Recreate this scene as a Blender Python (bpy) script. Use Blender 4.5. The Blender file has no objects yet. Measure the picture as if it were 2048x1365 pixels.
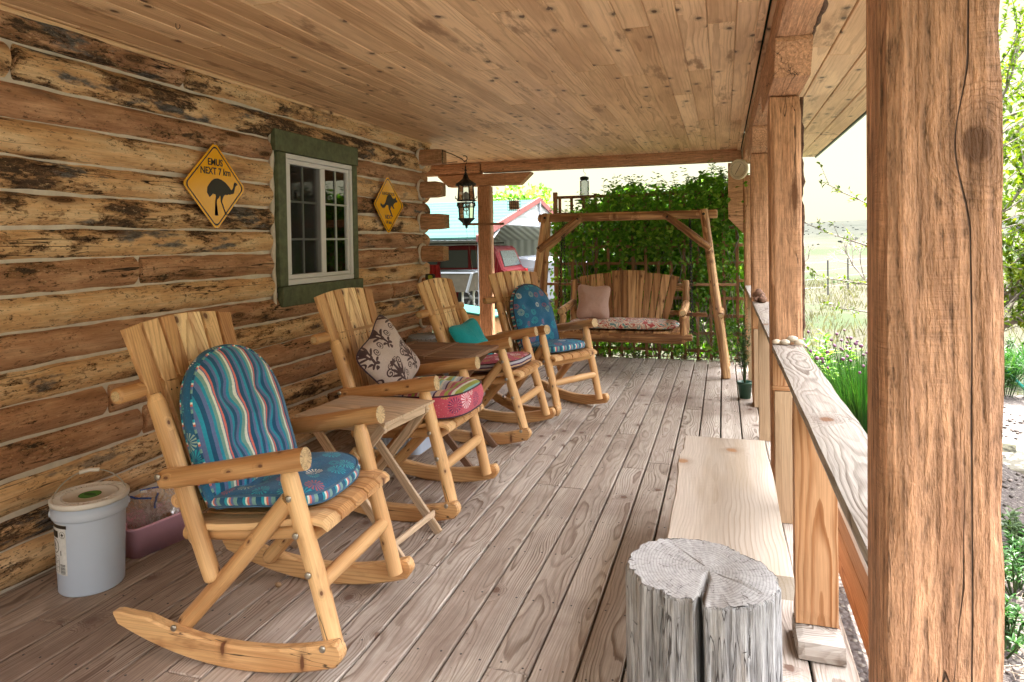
import bpy, math, random
from math import sin, cos, pi, radians, sqrt, atan2, floor
from mathutils import Vector, Matrix, noise as mnoise
random.seed(7)
R = random.Random(11)
S = bpy.context.scene
COL = S.collection
V = Vector
U = R.uniform

# ------------------------------------------------------------------ mesh bag
WM = {}
class MB:
    """collects geometry with a wood coordinate (wc) and a random value (rnd) per vertex"""
    def __init__(s):
        s.v = []; s.f = []; s.wc = []; s.rn = []; s.mi = []; s.sm = []
    def add(s, verts, faces, wc=None, rnd=0.5, mi=0, smooth=False):
        b = len(s.v)
        s.v.extend([tuple(p) for p in verts])
        s.wc.extend([tuple(p) for p in (wc if wc is not None else verts)])
        if isinstance(rnd, (list, tuple)): s.rn.extend(rnd)
        else: s.rn.extend([rnd] * len(verts))
        for i, f in enumerate(faces):
            s.f.append(tuple(b + k for k in f))
            s.mi.append(mi[i] if isinstance(mi, (list, tuple)) else mi)
            s.sm.append(smooth[i] if isinstance(smooth, (list, tuple)) else smooth)
    def build(s, name, mats, parent=None, loc=None, mat4=None, local=False):
        me = bpy.data.meshes.new(name)
        o0 = V(loc) if loc is not None else V((0, 0, 0))
        vs = [(p[0] - o0.x, p[1] - o0.y, p[2] - o0.z) for p in s.v]
        me.from_pydata(vs, [], s.f)
        a = me.attributes.new('wc', 'FLOAT_VECTOR', 'POINT')
        a.data.foreach_set('vector', [c for p in s.wc for c in p])
        a = me.attributes.new('rnd', 'FLOAT', 'POINT')
        a.data.foreach_set('value', s.rn)
        me.polygons.foreach_set('material_index', s.mi)
        me.polygons.foreach_set('use_smooth', s.sm)
        for m in (mats if isinstance(mats, (list, tuple)) else [mats]): me.materials.append(m)
        me.update()
        ob = bpy.data.objects.new(name, me)
        COL.objects.link(ob)
        mw = mat4 if mat4 is not None else Matrix.Translation(o0)
        WM[ob.name] = mw.copy()
        ob.matrix_basis = mw
        if parent is not None:
            ob.parent = parent
            if not local: ob.matrix_parent_inverse = WM[parent.name].inverted()
        return ob

def tag(o, label=None, cat=None, group=None, kind=None):
    if label: o['label'] = label
    if cat: o['category'] = cat
    if group: o['group'] = group
    if kind: o['kind'] = kind
    return o
def empty(name, label=None, cat=None, group=None, loc=(0, 0, 0), mat4=None, parent=None):
    o = bpy.data.objects.new(name, None); COL.objects.link(o)
    o.empty_display_size = .1
    mw = mat4 if mat4 is not None else Matrix.Translation(V(loc))
    o.matrix_basis = mw; WM[o.name] = mw.copy()
    if parent is not None: o.parent = parent; o.matrix_parent_inverse = WM[parent.name].inverted()
    return tag(o, label, cat, group)
def dup_tree(root, mat4):
    r = root.copy(); COL.objects.link(r); r.matrix_basis = mat4; WM[r.name] = mat4.copy()
    for ch in list(root.children):
        c = ch.copy(); COL.objects.link(c); c.parent = r
        for g in list(ch.children):
            d = g.copy(); COL.objects.link(d); d.parent = c
    return r

def frame(x, up=V((0, 0, 1))):
    x = V(x).normalized(); y = V(up).cross(x)
    if y.length < 1e-4: y = V((0, 1, 0)).cross(x)
    y.normalize(); z = x.cross(y)
    return x, y, z

def rwc():
    return (U(0, 60), U(-.05, .05), U(.03, .10) * R.choice((-1, 1)))

def box(mb, c, L, W, T, ax=(1, 0, 0), up=(0, 0, 1), ch=.003, wc=None, rnd=None, mi=0, smooth=False):
    """chamfered box: L along ax, T along up, W across"""
    x, y, z = frame(ax, up)
    c = V(c); h = (L / 2, W / 2, T / 2); ch = min(ch, min(h) * .45)
    o = wc if wc is not None else rwc()
    vs, w, idx = [], [], {}
    for sx in (-1, 1):
        for sy in (-1, 1):
            for sz in (-1, 1):
                for k in range(3):
                    q = [sx * h[0], sy * h[1], sz * h[2]]
                    for j in range(3):
                        if j != k: q[j] -= (sx, sy, sz)[j] * ch
                    idx[(sx, sy, sz, k)] = len(vs)
                    vs.append(c + x * q[0] + y * q[1] + z * q[2])
                    w.append((q[0] + o[0], q[1] + o[1], q[2] + o[2]))
    I = lambda sx, sy, sz, k: idx[(sx, sy, sz, k)]
    fs = []
    for s in (-1, 1):
        f = [I(s, -1, -1, 0), I(s, 1, -1, 0), I(s, 1, 1, 0), I(s, -1, 1, 0)]; fs.append(f if s > 0 else f[::-1])
        f = [I(-1, s, -1, 1), I(-1, s, 1, 1), I(1, s, 1, 1), I(1, s, -1, 1)]; fs.append(f if s > 0 else f[::-1])
        f = [I(-1, -1, s, 2), I(1, -1, s, 2), I(1, 1, s, 2), I(-1, 1, s, 2)]; fs.append(f if s > 0 else f[::-1])
    for a in (-1, 1):
        for b in (-1, 1):
            f = [I(-1, a, b, 1), I(1, a, b, 1), I(1, a, b, 2), I(-1, a, b, 2)]; fs.append(f if a * b < 0 else f[::-1])
            f = [I(a, -1, b, 0), I(a, 1, b, 0), I(a, 1, b, 2), I(a, -1, b, 2)]; fs.append(f if a * b > 0 else f[::-1])
            f = [I(a, b, -1, 0), I(a, b, 1, 0), I(a, b, 1, 1), I(a, b, -1, 1)]; fs.append(f if a * b < 0 else f[::-1])
            for cz in (-1, 1):
                f = [I(a, b, cz, 0), I(a, b, cz, 1), I(a, b, cz, 2)]; fs.append(f if a * b * cz > 0 else f[::-1])
    mb.add(vs, fs, w, rnd if rnd is not None else U(0, 1), mi, smooth)

def slab(mb, c, L, W, T, ax=(1, 0, 0), up=(0, 0, 1), n=12, nw=4, nt=3, amp=.004, fs=6., ch=.004, wc=None, rnd=None, mi=0, warpx=.15, fn=None):
    """box with subdivided, slightly uneven surface (rough timber)"""
    x, y, z = frame(ax, up); c = V(c)
    o = wc if wc is not None else rwc(); rnd = rnd if rnd is not None else U(0, 1)
    vid, vs, w, fc = {}, [], [], []
    sd = U(0, 90)
    def pt(i, j, k):
        key = (i, j, k)
        if key in vid: return vid[key]
        q = V((-L / 2 + L * i / n, -W / 2 + W * j / nw, -T / 2 + T * k / nt))
        e = [i in (0, n), j in (0, nw), k in (0, nt)]
        if sum(e) >= 2:
            for t, (val, mx) in enumerate(((i, n), (j, nw), (k, nt))):
                if e[t]: q[t] -= (1 if val == mx else -1) * ch * (1.0 + .6 * mnoise.noise(q * 9 + V((sd, 0, 0))))
        w.append((q.x + o[0], q.y + o[1], q.z + o[2]))
        d = mnoise.noise_vector(V((q.x * fs * warpx + sd, q.y * fs, q.z * fs))) * amp
        q2 = V((q.x + d.x * .3, q.y + d.y, q.z + d.z))
        if fn: q2 = fn(q, q2)
        vs.append(c + x * q2.x + y * q2.y + z * q2.z)
        vid[key] = len(vs) - 1
        return vid[key]
    for i in range(n):
        for j in range(nw):
            fc.append((pt(i, j, nt), pt(i + 1, j, nt), pt(i + 1, j + 1, nt), pt(i, j + 1, nt)))
            fc.append((pt(i, j, 0), pt(i, j + 1, 0), pt(i + 1, j + 1, 0), pt(i + 1, j, 0)))
    for i in range(n):
        for k in range(nt):
            fc.append((pt(i, 0, k), pt(i + 1, 0, k), pt(i + 1, 0, k + 1), pt(i, 0, k + 1)))
            fc.append((pt(i, nw, k), pt(i, nw, k + 1), pt(i + 1, nw, k + 1), pt(i + 1, nw, k)))
    for j in range(nw):
        for k in range(nt):
            fc.append((pt(0, j, k), pt(0, j, k + 1), pt(0, j + 1, k + 1), pt(0, j + 1, k)))
            fc.append((pt(n, j, k), pt(n, j + 1, k), pt(n, j + 1, k + 1), pt(n, j, k + 1)))
    mb.add(vs, fc, w, rnd, mi, False)

def tube(mb, pts, rad, seg=12, caps=True, mi=0, rnd=None, wob=0., wc=None, capmi=None, round0=0., round1=0., sq=1.0, fs=5., up=(0, 0, 1), closed=False):
    """swept tube through pts; rad float or list; wood coordinate runs along the axis"""
    pts = [V(p) for p in pts]; n = len(pts)
    if not isinstance(rad, (list, tuple)): rad = [rad] * n
    rad = list(rad)
    rnd = rnd if rnd is not None else U(0, 1)
    o = wc if wc is not None else (U(0, 60), 0, 0)
    P, Rr = [], []
    if round0 > 0 and not closed:
        d = (pts[1] - pts[0]).normalized()
        for t in (0.0, .35, .75): P.append(pts[0] + d * (t * round0)); Rr.append(rad[0] * (.62 + .38 * sqrt(max(0, 1 - (1 - t) ** 2))))
        P.append(pts[0] + d * round0); Rr.append(rad[0])
        rest = pts[1:]; restr = rad[1:]
    else:
        rest, restr = pts, rad
    if round1 > 0 and not closed:
        P += rest[:-1]; Rr += restr[:-1]
        d = (rest[-1] - (P[-1])).normalized()
        for t in (1, .75, .35, 0.0): P.append(rest[-1] - d * (t * round1)); Rr.append(restr[-1] * (1 if t == 1 else .62 + .38 * sqrt(max(0, 1 - (1 - t) ** 2))))
    else:
        P += rest; Rr += restr
    n = len(P); vs, w, fc = [], [], []
    sd = U(0, 99); al = 0
    X0 = None
    for i in range(n):
        if closed: t = (P[(i + 1) % n] - P[i - 1]).normalized()
        elif i == 0: t = (P[1] - P[0]).normalized()
        elif i == n - 1: t = (P[-1] - P[-2]).normalized()
        else: t = (P[i + 1] - P[i - 1]).normalized()
        if X0 is None: x, y, z = frame(t, up)
        else:
            y = X0 - t * X0.dot(t); y.normalize(); z = t.cross(y)
        X0 = y
        if i: al += (P[i] - P[i - 1]).length
        for k in range(seg):
            a = 2 * pi * k / seg
            r = Rr[i]
            if wob: r *= 1 + wob * mnoise.noise(V((al * fs + sd, cos(a) * .9, sin(a) * .9)))
            ca, sa = cos(a), sin(a)
            vs.append(P[i] + y * (ca * r) + z * (sa * r * sq))
            w.append((al + o[0], ca * r + o[1], sa * r + o[2]))
    for i in range(n if closed else n - 1):
        i2 = (i + 1) % n
        for k in range(seg):
            k2 = (k + 1) % seg
            fc.append((i * seg + k, i * seg + k2, i2 * seg + k2, i2 * seg + k))
    sm = [True] * len(fc); ms = [mi] * len(fc)
    if caps and not closed:
        cm = mi if capmi is None else capmi
        for (ri, rev) in ((0, True), (n - 1, False)):
            b = len(vs)
            for k in range(seg):
                vs.append(vs[ri * seg + k]); w.append(w[ri * seg + k])
            f = list(range(b, b + seg))
            fc.append(tuple(f[::-1] if rev else f)); sm.append(False); ms.append(cm)
    mb.add(vs, fc, w, rnd, ms, sm)

def lathe(mb, prof, c=(0, 0, 0), seg=32, mi=0, ax=(0, 0, 1), smooth=True, rnd=.5, cap0=True, cap1=True, sx=1., sy=1.):
    """profile of (radius, height) turned round ax at c"""
    z = V(ax).normalized(); x, y, _ = (V((1, 0, 0)), V((0, 1, 0)), 0) if abs(z.z) > .999 else (frame(z)[1], frame(z)[2], 0)
    c = V(c); vs, fc, w = [], [], []
    for (r, h) in prof:
        for k in range(seg):
            a = 2 * pi * k / seg
            vs.append(c + x * (cos(a) * r * sx) + y * (sin(a) * r * sy) + z * h); w.append((h, cos(a) * r, sin(a) * r))
    n = len(prof)
    for i in range(n - 1):
        for k in range(seg):
            k2 = (k + 1) % seg
            fc.append((i * seg + k, i * seg + k2, (i + 1) * seg + k2, (i + 1) * seg + k))
    sm = [smooth] * len(fc)
    if cap0: fc.append(tuple(range(seg))[::-1]); sm.append(False)
    if cap1: fc.append(tuple(range((n - 1) * seg, n * seg))); sm.append(False)
    mb.add(vs, fc, w, rnd, mi, sm)

def prism(mb, poly, org, ax, ay, depth, mi=0, rnd=None, wc=None, bev=0.):
    """flat outline (list of 2d points in plane org+ax*u+ay*v), thickness depth along ax x ay"""
    ax, ay = V(ax), V(ay); nz = ax.cross(ay).normalized(); org = V(org)
    o = wc if wc is not None else rwc(); rnd = rnd if rnd is not None else U(0, 1)
    n = len(poly); vs, w = [], []
    area = sum(poly[i][0] * poly[(i + 1) % n][1] - poly[(i + 1) % n][0] * poly[i][1] for i in range(n))
    if area < 0: poly = poly[::-1]
    layers = [(0, 0)] if not bev else [(0, bev)]
    def ins(i, b):
        if not b: return poly[i]
        p0, p1, p2 = V((*poly[i - 1], 0)), V((*poly[i], 0)), V((*poly[(i + 1) % n], 0))
        d1 = (p1 - p0).normalized(); d2 = (p2 - p1).normalized()
        nn = V((-d1.y, d1.x, 0)) + V((-d2.y, d2.x, 0))
        if nn.length < 1e-6: return poly[i]
        nn.normalize(); return (p1.x + nn.x * b, p1.y + nn.y * b)
    lv = [(0, bev), (bev, 0), (depth - bev, 0), (depth, bev)] if bev else [(0, 0), (depth, 0)]
    for (h, b) in lv:
        for i in range(n):
            u, v_ = ins(i, b)
            vs.append(org + ax * u + ay * v_ + nz * h); w.append((u + o[0], v_ + o[1], h + o[2]))
    fc = [tuple(range(n))[::-1], tuple(range((len(lv) - 1) * n, len(lv) * n))]
    for l in range(len(lv) - 1):
        for i in range(n):
            j = (i + 1) % n
            fc.append((l * n + i, l * n + j, (l + 1) * n + j, (l + 1) * n + i))
    mb.add(vs, fc, w, rnd, mi, False)
# ------------------------------------------------------------------ materials
class NT:
    def __init__(s, name):
        s.m = bpy.data.materials.new(name); s.m.use_nodes = True
        s.t = s.m.node_tree; s.t.nodes.clear()
        s.out = s.t.nodes.new('ShaderNodeOutputMaterial')
    def n(s, ty, **k):
        nd = s.t.nodes.new(ty)
        for a, b in k.items(): setattr(nd, a, b)
        return nd
    def put(s, inp, val):
        if isinstance(val, bpy.types.NodeSocket): s.t.links.new(val, inp)
        elif val is not None:
            if hasattr(inp, 'default_value'):
                try: inp.default_value = val
                except Exception:
                    if isinstance(val, (tuple, list)) and len(val) == 3: inp.default_value = (*val, 1)
                    else: inp.default_value = (val, val, val)
    def M(s, op, a, b=None, c=None, clamp=False):
        nd = s.n('ShaderNodeMath', operation=op, use_clamp=clamp)
        s.put(nd.inputs[0], a)
        if b is not None: s.put(nd.inputs[1], b)
        if c is not None: s.put(nd.inputs[2], c)
        return nd.outputs[0]
    def VM(s, op, a, b=None, sc=None):
        nd = s.n('ShaderNodeVectorMath', operation=op)
        s.put(nd.inputs[0], a)
        if b is not None: s.put(nd.inputs[1], b)
        if sc is not None: s.put(nd.inputs['Scale'], sc)
        return nd.outputs['Value'] if op in ('LENGTH', 'DOT_PRODUCT', 'DISTANCE') else nd.outputs[0]
    def attr(s, name, fac=False):
        nd = s.n('ShaderNodeAttribute', attribute_name=name)
        return nd.outputs['Fac'] if fac else nd.outputs['Vector']
    def sep(s, v):
        nd = s.n('ShaderNodeSeparateXYZ'); s.put(nd.inputs[0], v); return nd.outputs
    def comb(s, x, y, z):
        nd = s.n('ShaderNodeCombineXYZ')
        for i, q in enumerate((x, y, z)): s.put(nd.inputs[i], q)
        return nd.outputs[0]
    def noise(s, v, sc=1., det=3., rough=.55, dist=0., dim='3D', color=False):
        nd = s.n('ShaderNodeTexNoise', noise_dimensions=dim)
        s.put(nd.inputs['Vector'], v); s.put(nd.inputs['Scale'], sc); s.put(nd.inputs['Detail'], det)
        s.put(nd.inputs['Roughness'], rough); s.put(nd.inputs['Distortion'], dist)
        return nd.outputs['Color'] if color else nd.outputs['Fac']
    def vor(s, v, sc=1., feat='F1', dim='3D', rand=1.):
        nd = s.n('ShaderNodeTexVoronoi', feature=feat, voronoi_dimensions=dim)
        s.put(nd.inputs['Vector'], v); s.put(nd.inputs['Scale'], sc)
        s.put(nd.inputs['Randomness'], rand)
        return nd.outputs
    def ramp(s, f, stops, interp='LINEAR'):
        nd = s.n('ShaderNodeValToRGB'); nd.color_ramp.interpolation = interp
        e = nd.color_ramp.elements
        while len(e) < len(stops): e.new(.5)
        while len(e) > len(stops): e.remove(e[-1])
        for k, (p, c) in enumerate(stops):
            e[k].position = p
            e[k].color = (c, c, c, 1) if isinstance(c, (int, float)) else ((*c, 1) if len(c) == 3 else c)
        s.put(nd.inputs[0], f); return nd.outputs[0]
    def mix(s, f, a, b, mode='MIX'):
        nd = s.n('ShaderNodeMix', data_type='RGBA', blend_type=mode)
        s.put(nd.inputs[0], f); s.put(nd.inputs[6], c4(a)); s.put(nd.inputs[7], c4(b))
        return nd.outputs[2]
    def ss(s, f, a, b):   # smoothstep 0..1 between a and b
        nd = s.n('ShaderNodeMapRange', interpolation_type='SMOOTHSTEP')
        s.put(nd.inputs[0], f); s.put(nd.inputs[1], a); s.put(nd.inputs[2], b)
        s.put(nd.inputs[3], 0.); s.put(nd.inputs[4], 1.)
        return nd.outputs[0]
    def scale(s, v, x, y, z): return s.VM('MULTIPLY', v, (x, y, z))
    def bump(s, h, strength=.4, dist=.01):
        nd = s.n('ShaderNodeBump'); s.put(nd.inputs['Strength'], strength); s.put(nd.inputs['Distance'], dist)
        s.put(nd.inputs['Height'], h); return nd.outputs[0]
    def bsdf(s, col, rough=.6, normal=None, metal=0., spec=.5, **k):
        nd = s.n('ShaderNodeBsdfPrincipled')
        s.put(nd.inputs['Base Color'], c4(col)); s.put(nd.inputs['Roughness'], rough)
        s.put(nd.inputs['Metallic'], metal); s.put(nd.inputs['Specular IOR Level'], spec)
        if normal is not None: s.put(nd.inputs['Normal'], normal)
        for a, b in k.items(): s.put(nd.inputs[a.replace('_', ' ')], b)
        s.sh = nd.outputs[0]; return nd
    def done(s, sh=None):
        s.t.links.new(sh if sh is not None else s.sh, s.out.inputs[0]); return s.m
def c4(c):
    if isinstance(c, (tuple, list)) and len(c) == 3: return (*c, 1)
    return c

def wood(name, light, dark, freq=110., contrast=.7, warp=.03, knots=0., knotcol=(.10, .045, .02), fiber=.25, fibsc=260., tone=None, toneamt=.35,
         var=.3, rough=.6, bump=.35, spec=.35, saw=0., cracks=0., stain=None, ksc=(2.2, 9.), kx=None, hue=.0, crackw=.012, late=(.5, .9), wfreq=1.3, endc=None, dirt=0., line=None, kmode='3d', tsc=(1.1, 7.)):
    m = NT(name); P = m.attr('wc'); rnd = m.attr('rnd', True)
    px, py, pz = m.sep(P)
    w1 = m.noise(m.scale(P, wfreq, 5, 5), 1., 2., .5)
    w2 = m.noise(m.VM('ADD', m.scale(P, wfreq, 5, 5), (31.7, 5.1, 9.2)), 1., 2., .5)
    y2 = m.M('MULTIPLY_ADD', m.M('SUBTRACT', w1, .5), warp * 2, py)
    z2 = m.M('MULTIPLY_ADD', m.M('SUBTRACT', w2, .5), warp * 2, pz)
    r = m.M('SQRT', m.M('ADD', m.M('MULTIPLY', y2, y2), m.M('MULTIPLY', z2, z2)))
    kin = None; km = None
    if knots > 0:
        if kmode == 'flat': kv = m.comb(m.M('MULTIPLY', px, ksc[0]), m.M('MULTIPLY', py, ksc[1]), 0.)
        elif kmode == 'round': kv = m.comb(m.M('MULTIPLY', px, ksc[0]), m.M('MULTIPLY_ADD', m.M('ARCTAN2', pz, py), ksc[1] * .033, m.M('MULTIPLY', rnd, 30.)), 0.)
        else: kv = m.scale(P, ksc[0], ksc[1], ksc[1])
        kv = m.VM('ADD', kv, m.VM('SCALE', m.VM('SUBTRACT', m.noise(P, 40., 2., color=True), (.5, .5, .5)), sc=.12))
        vo = m.vor(kv, dim='3D' if kmode == '3d' else '2D')
        d = vo['Distance']; g = m.M('GREATER_THAN', m.sep(vo['Color'])[0], 1 - knots)
        kin = m.M('MULTIPLY', g, m.ss(d, .55, .0))
        km = m.M('MULTIPLY', g, m.ss(d, .17, .09))
    if kx:   # explicit knots: (x, y, z, radius)
        for (a, b, c, rr) in kx:
            dv = m.VM('SUBTRACT', P, (a, b, c)); dv = m.scale(dv, .75 / rr, 1. / rr, 1. / rr)
            d = m.VM('LENGTH', m.VM('ADD', dv, m.VM('SCALE', m.VM('SUBTRACT', m.noise(P, 30., 2., color=True), (.5, .5, .5)), sc=.5)))
            k1 = m.ss(d, 4., .5); k2 = m.ss(d, 1.15, .75)
            kin = k1 if kin is None else m.M('ADD', kin, k1)
            km = k2 if km is None else m.M('MAXIMUM', km, k2)
    ring = m.M('MULTIPLY', r, freq)
    if kin is not None: ring = m.M('MULTIPLY_ADD', kin, 7., ring)
    fine = m.noise(m.scale(P, 4, 90, 90), 1., 2., .6)
    ring = m.M('MULTIPLY_ADD', fine, .35, ring)
    fr = m.M('FRACT', ring); fl = m.M('FLOOR', ring)
    wn = m.n('ShaderNodeTexWhiteNoise', noise_dimensions='1D'); m.put(wn.inputs['W'], fl)
    lt = m.ramp(fr, [(0., .15), (late[0], .12), (late[1], 1.), (.97, .8), (1., .15)])
    ltm = m.M('MULTIPLY', lt, m.M('MULTIPLY_ADD', wn.outputs['Value'], .7, .4))
    amt = m.noise(m.VM('ADD', m.scale(P, .7, 6, 6), (3, 1, 7)), 1., 1., .5)
    ltm = m.M('MULTIPLY', ltm, m.ramp(amt, [(.3, .45), (.62, 1.15)]))
    col = m.mix(m.M('MULTIPLY', ltm, contrast, clamp=True), light, dark)
    if tone is not None:
        tn = m.noise(m.VM('ADD', m.scale(P, tsc[0], tsc[1], tsc[1]), (9, 4, 2)), 1., 3., .6)
        col = m.mix(m.M('MULTIPLY', m.ss(tn, .42, .66), toneamt), col, tone)
    fb = m.noise(m.scale(P, 5, fibsc, fibsc), 1., 3., .65)
    col = m.mix(1., col, m.ramp(fb, [(.25, 1 - fiber), (.7, 1 + fiber * .35)]), 'MULTIPLY')
    vv = m.M('MULTIPLY_ADD', m.M('SUBTRACT', rnd, .5), var * 2, 1.)
    col = m.mix(1., col, m.comb(vv, m.M('POWER', vv, 1 + hue), m.M('POWER', vv, 1 + 2 * hue)), 'MULTIPLY')
    h = m.M('MULTIPLY_ADD', fb, .5, m.M('MULTIPLY', ltm, .35))
    if saw > 0:
        s1 = m.noise(m.scale(P, 9, 85, 85), 1., 4., .65); s2 = m.noise(m.scale(P, 26, 95, 95), 1., 4., .7)
        sw = m.noise(m.VM('ADD', m.scale(P, 170, 5, 5), m.VM('SCALE', m.noise(P, 6., 2., color=True), sc=3.)), 1., 2., .6)
        gate = m.ss(m.noise(m.scale(P, 1.3, 7, 7), 1., 2.), .45, .62)
        tr_ = m.M('MULTIPLY_ADD', s1, .55, m.M('MULTIPLY', s2, .45))
        h = m.M('MULTIPLY_ADD', m.M('MULTIPLY', sw, gate), saw * .45, m.M('MULTIPLY_ADD', tr_, saw * 2.2, h))
        col = m.mix(1., col, m.ramp(tr_, [(.36, 1 - .8 * min(1, saw)), (.455, .84), (.52, 1.02), (.62, 1.22)]), 'MULTIPLY')
        col = m.mix(m.M('MULTIPLY', gate, .45), col, m.mix(1., col, m.ramp(sw, [(.35, .7), (.6, 1.1)]), 'MULTIPLY'))
    if cracks > 0:
        cn = m.noise(m.VM('ADD', m.scale(P, 1.1, 16, 16), (77, 3, 1)), 1., 3., .5)
        cd = m.M('ABSOLUTE', m.M('SUBTRACT', cn, .5))
        gate = m.ss(m.noise(m.VM('ADD', m.scale(P, .8, 5, 5), (7, 33, 1)), 1., 1.), .62 - cracks * .25, .66 - cracks * .2)
        cm = m.M('MULTIPLY', m.ss(cd, crackw, crackw * .3), gate)
        col = m.mix(m.M('MULTIPLY', cm, .9), col, (.03, .018, .01)); h = m.M('MULTIPLY_ADD', cm, -2., h)
    if line is not None:   # one long drying check that wanders along the face
        o_, w_ = line
        ln = m.M('MULTIPLY_ADD', m.M('SUBTRACT', m.noise(m.comb(m.M('MULTIPLY', px, 1.5), 3.3, 1.), 1., 2., .5), .5), .022, o_)
        if kx: ln = m.M('ADD', ln, m.M('MULTIPLY', m.ss(m.M('ABSOLUTE', m.M('SUBTRACT', px, kx[0][0])), .13, .0), -.016))
        lw = m.M('MULTIPLY_ADD', m.noise(m.comb(m.M('MULTIPLY', px, 7.), 9., 2.), 1., 2.), .0026, .0002)
        cm = m.ss(m.M('ABSOLUTE', m.M('ADD', py, ln)), lw, m.M('MULTIPLY', lw, .3))
        col = m.mix(m.M('MULTIPLY', cm, .92), col, (.025, .015, .01)); h = m.M('MULTIPLY_ADD', cm, -2.5, h)
    if stain is not None:
        sn = m.noise(m.VM('ADD', m.scale(P, 1.6, 6, 6), (19, 14, 2)), 1., 5., .65)
        col = m.mix(m.ss(sn, .56, .68), col, stain)
    if dirt > 0:
        g = m.n('ShaderNodeTexCoord').outputs['Object']
        dn = m.noise(g, 1.1, 6., .62); d2 = m.noise(g, 26., 3., .7)
        col = m.mix(m.M('MULTIPLY', m.ss(dn, .45, .7), dirt), col, (.15, .10, .075))
        col = m.mix(m.M('MULTIPLY', m.ss(d2, .66, .74), dirt), col, (.06, .04, .03))
        wx = m.M('MULTIPLY_ADD', m.noise(g, 1.7, 4., .6), 1.4, m.sep(g)[0])   # boards browner and darker towards the wall
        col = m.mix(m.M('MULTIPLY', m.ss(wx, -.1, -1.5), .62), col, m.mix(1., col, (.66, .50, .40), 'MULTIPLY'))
    if km is not None:
        krg = m.M('MULTIPLY_ADD', m.noise(P, 160., 2.), .6, .5)
        col = m.mix(km, col, m.mix(krg, knotcol, tuple(min(1, k * 2.4) for k in knotcol)))
        col = m.mix(m.M('MULTIPLY', m.ss(kin, .15, .95), .35), col, knotcol)
    nb = m.bump(h, bump, .004 if saw < .8 else .010)
    m.bsdf(col, m.ramp(fb, [(.2, min(1, rough + .12)), (.8, max(.1, rough - .1))]), nb, spec=spec)
    return m.done()

def endgrain(name, light, dark, freq=160., ckw=1.):
    m = NT(name); P = m.attr('wc'); _, y, z = m.sep(P)
    y = m.M('ADD', y, .004); wn = m.noise(P, 14., 3.)
    r = m.M('MULTIPLY_ADD', m.M('SUBTRACT', wn, .5), .012, m.M('SQRT', m.M('ADD', m.M('MULTIPLY', y, y), m.M('MULTIPLY', z, z))))
    lt = m.ramp(m.M('FRACT', m.M('MULTIPLY', r, freq)), [(0., 0.), (.55, .1), (.92, 1.), (1., 0.)])
    an = m.M('ARCTAN2', y, z)
    ck = m.noise(m.comb(m.M('MULTIPLY', an, 3.2), m.M('MULTIPLY', r, 4.), 0.), 1., 3., .6)
    col = m.mix(m.M('MULTIPLY', lt, .5), light, dark)
    col = m.mix(m.M('MULTIPLY', m.ss(m.M('ABSOLUTE', m.M('SUBTRACT', ck, .5)), .02 * ckw, .004 * ckw), m.ss(r, .0, .03)), col, (.05, .03, .02))
    col = m.mix(1., col, m.ramp(m.noise(P, 90., 4.), [(.3, .75), (.7, 1.1)]), 'MULTIPLY')
    m.bsdf(col, .75, m.bump(m.noise(P, 220., 3.), .3, .003)); return m.done()

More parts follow.
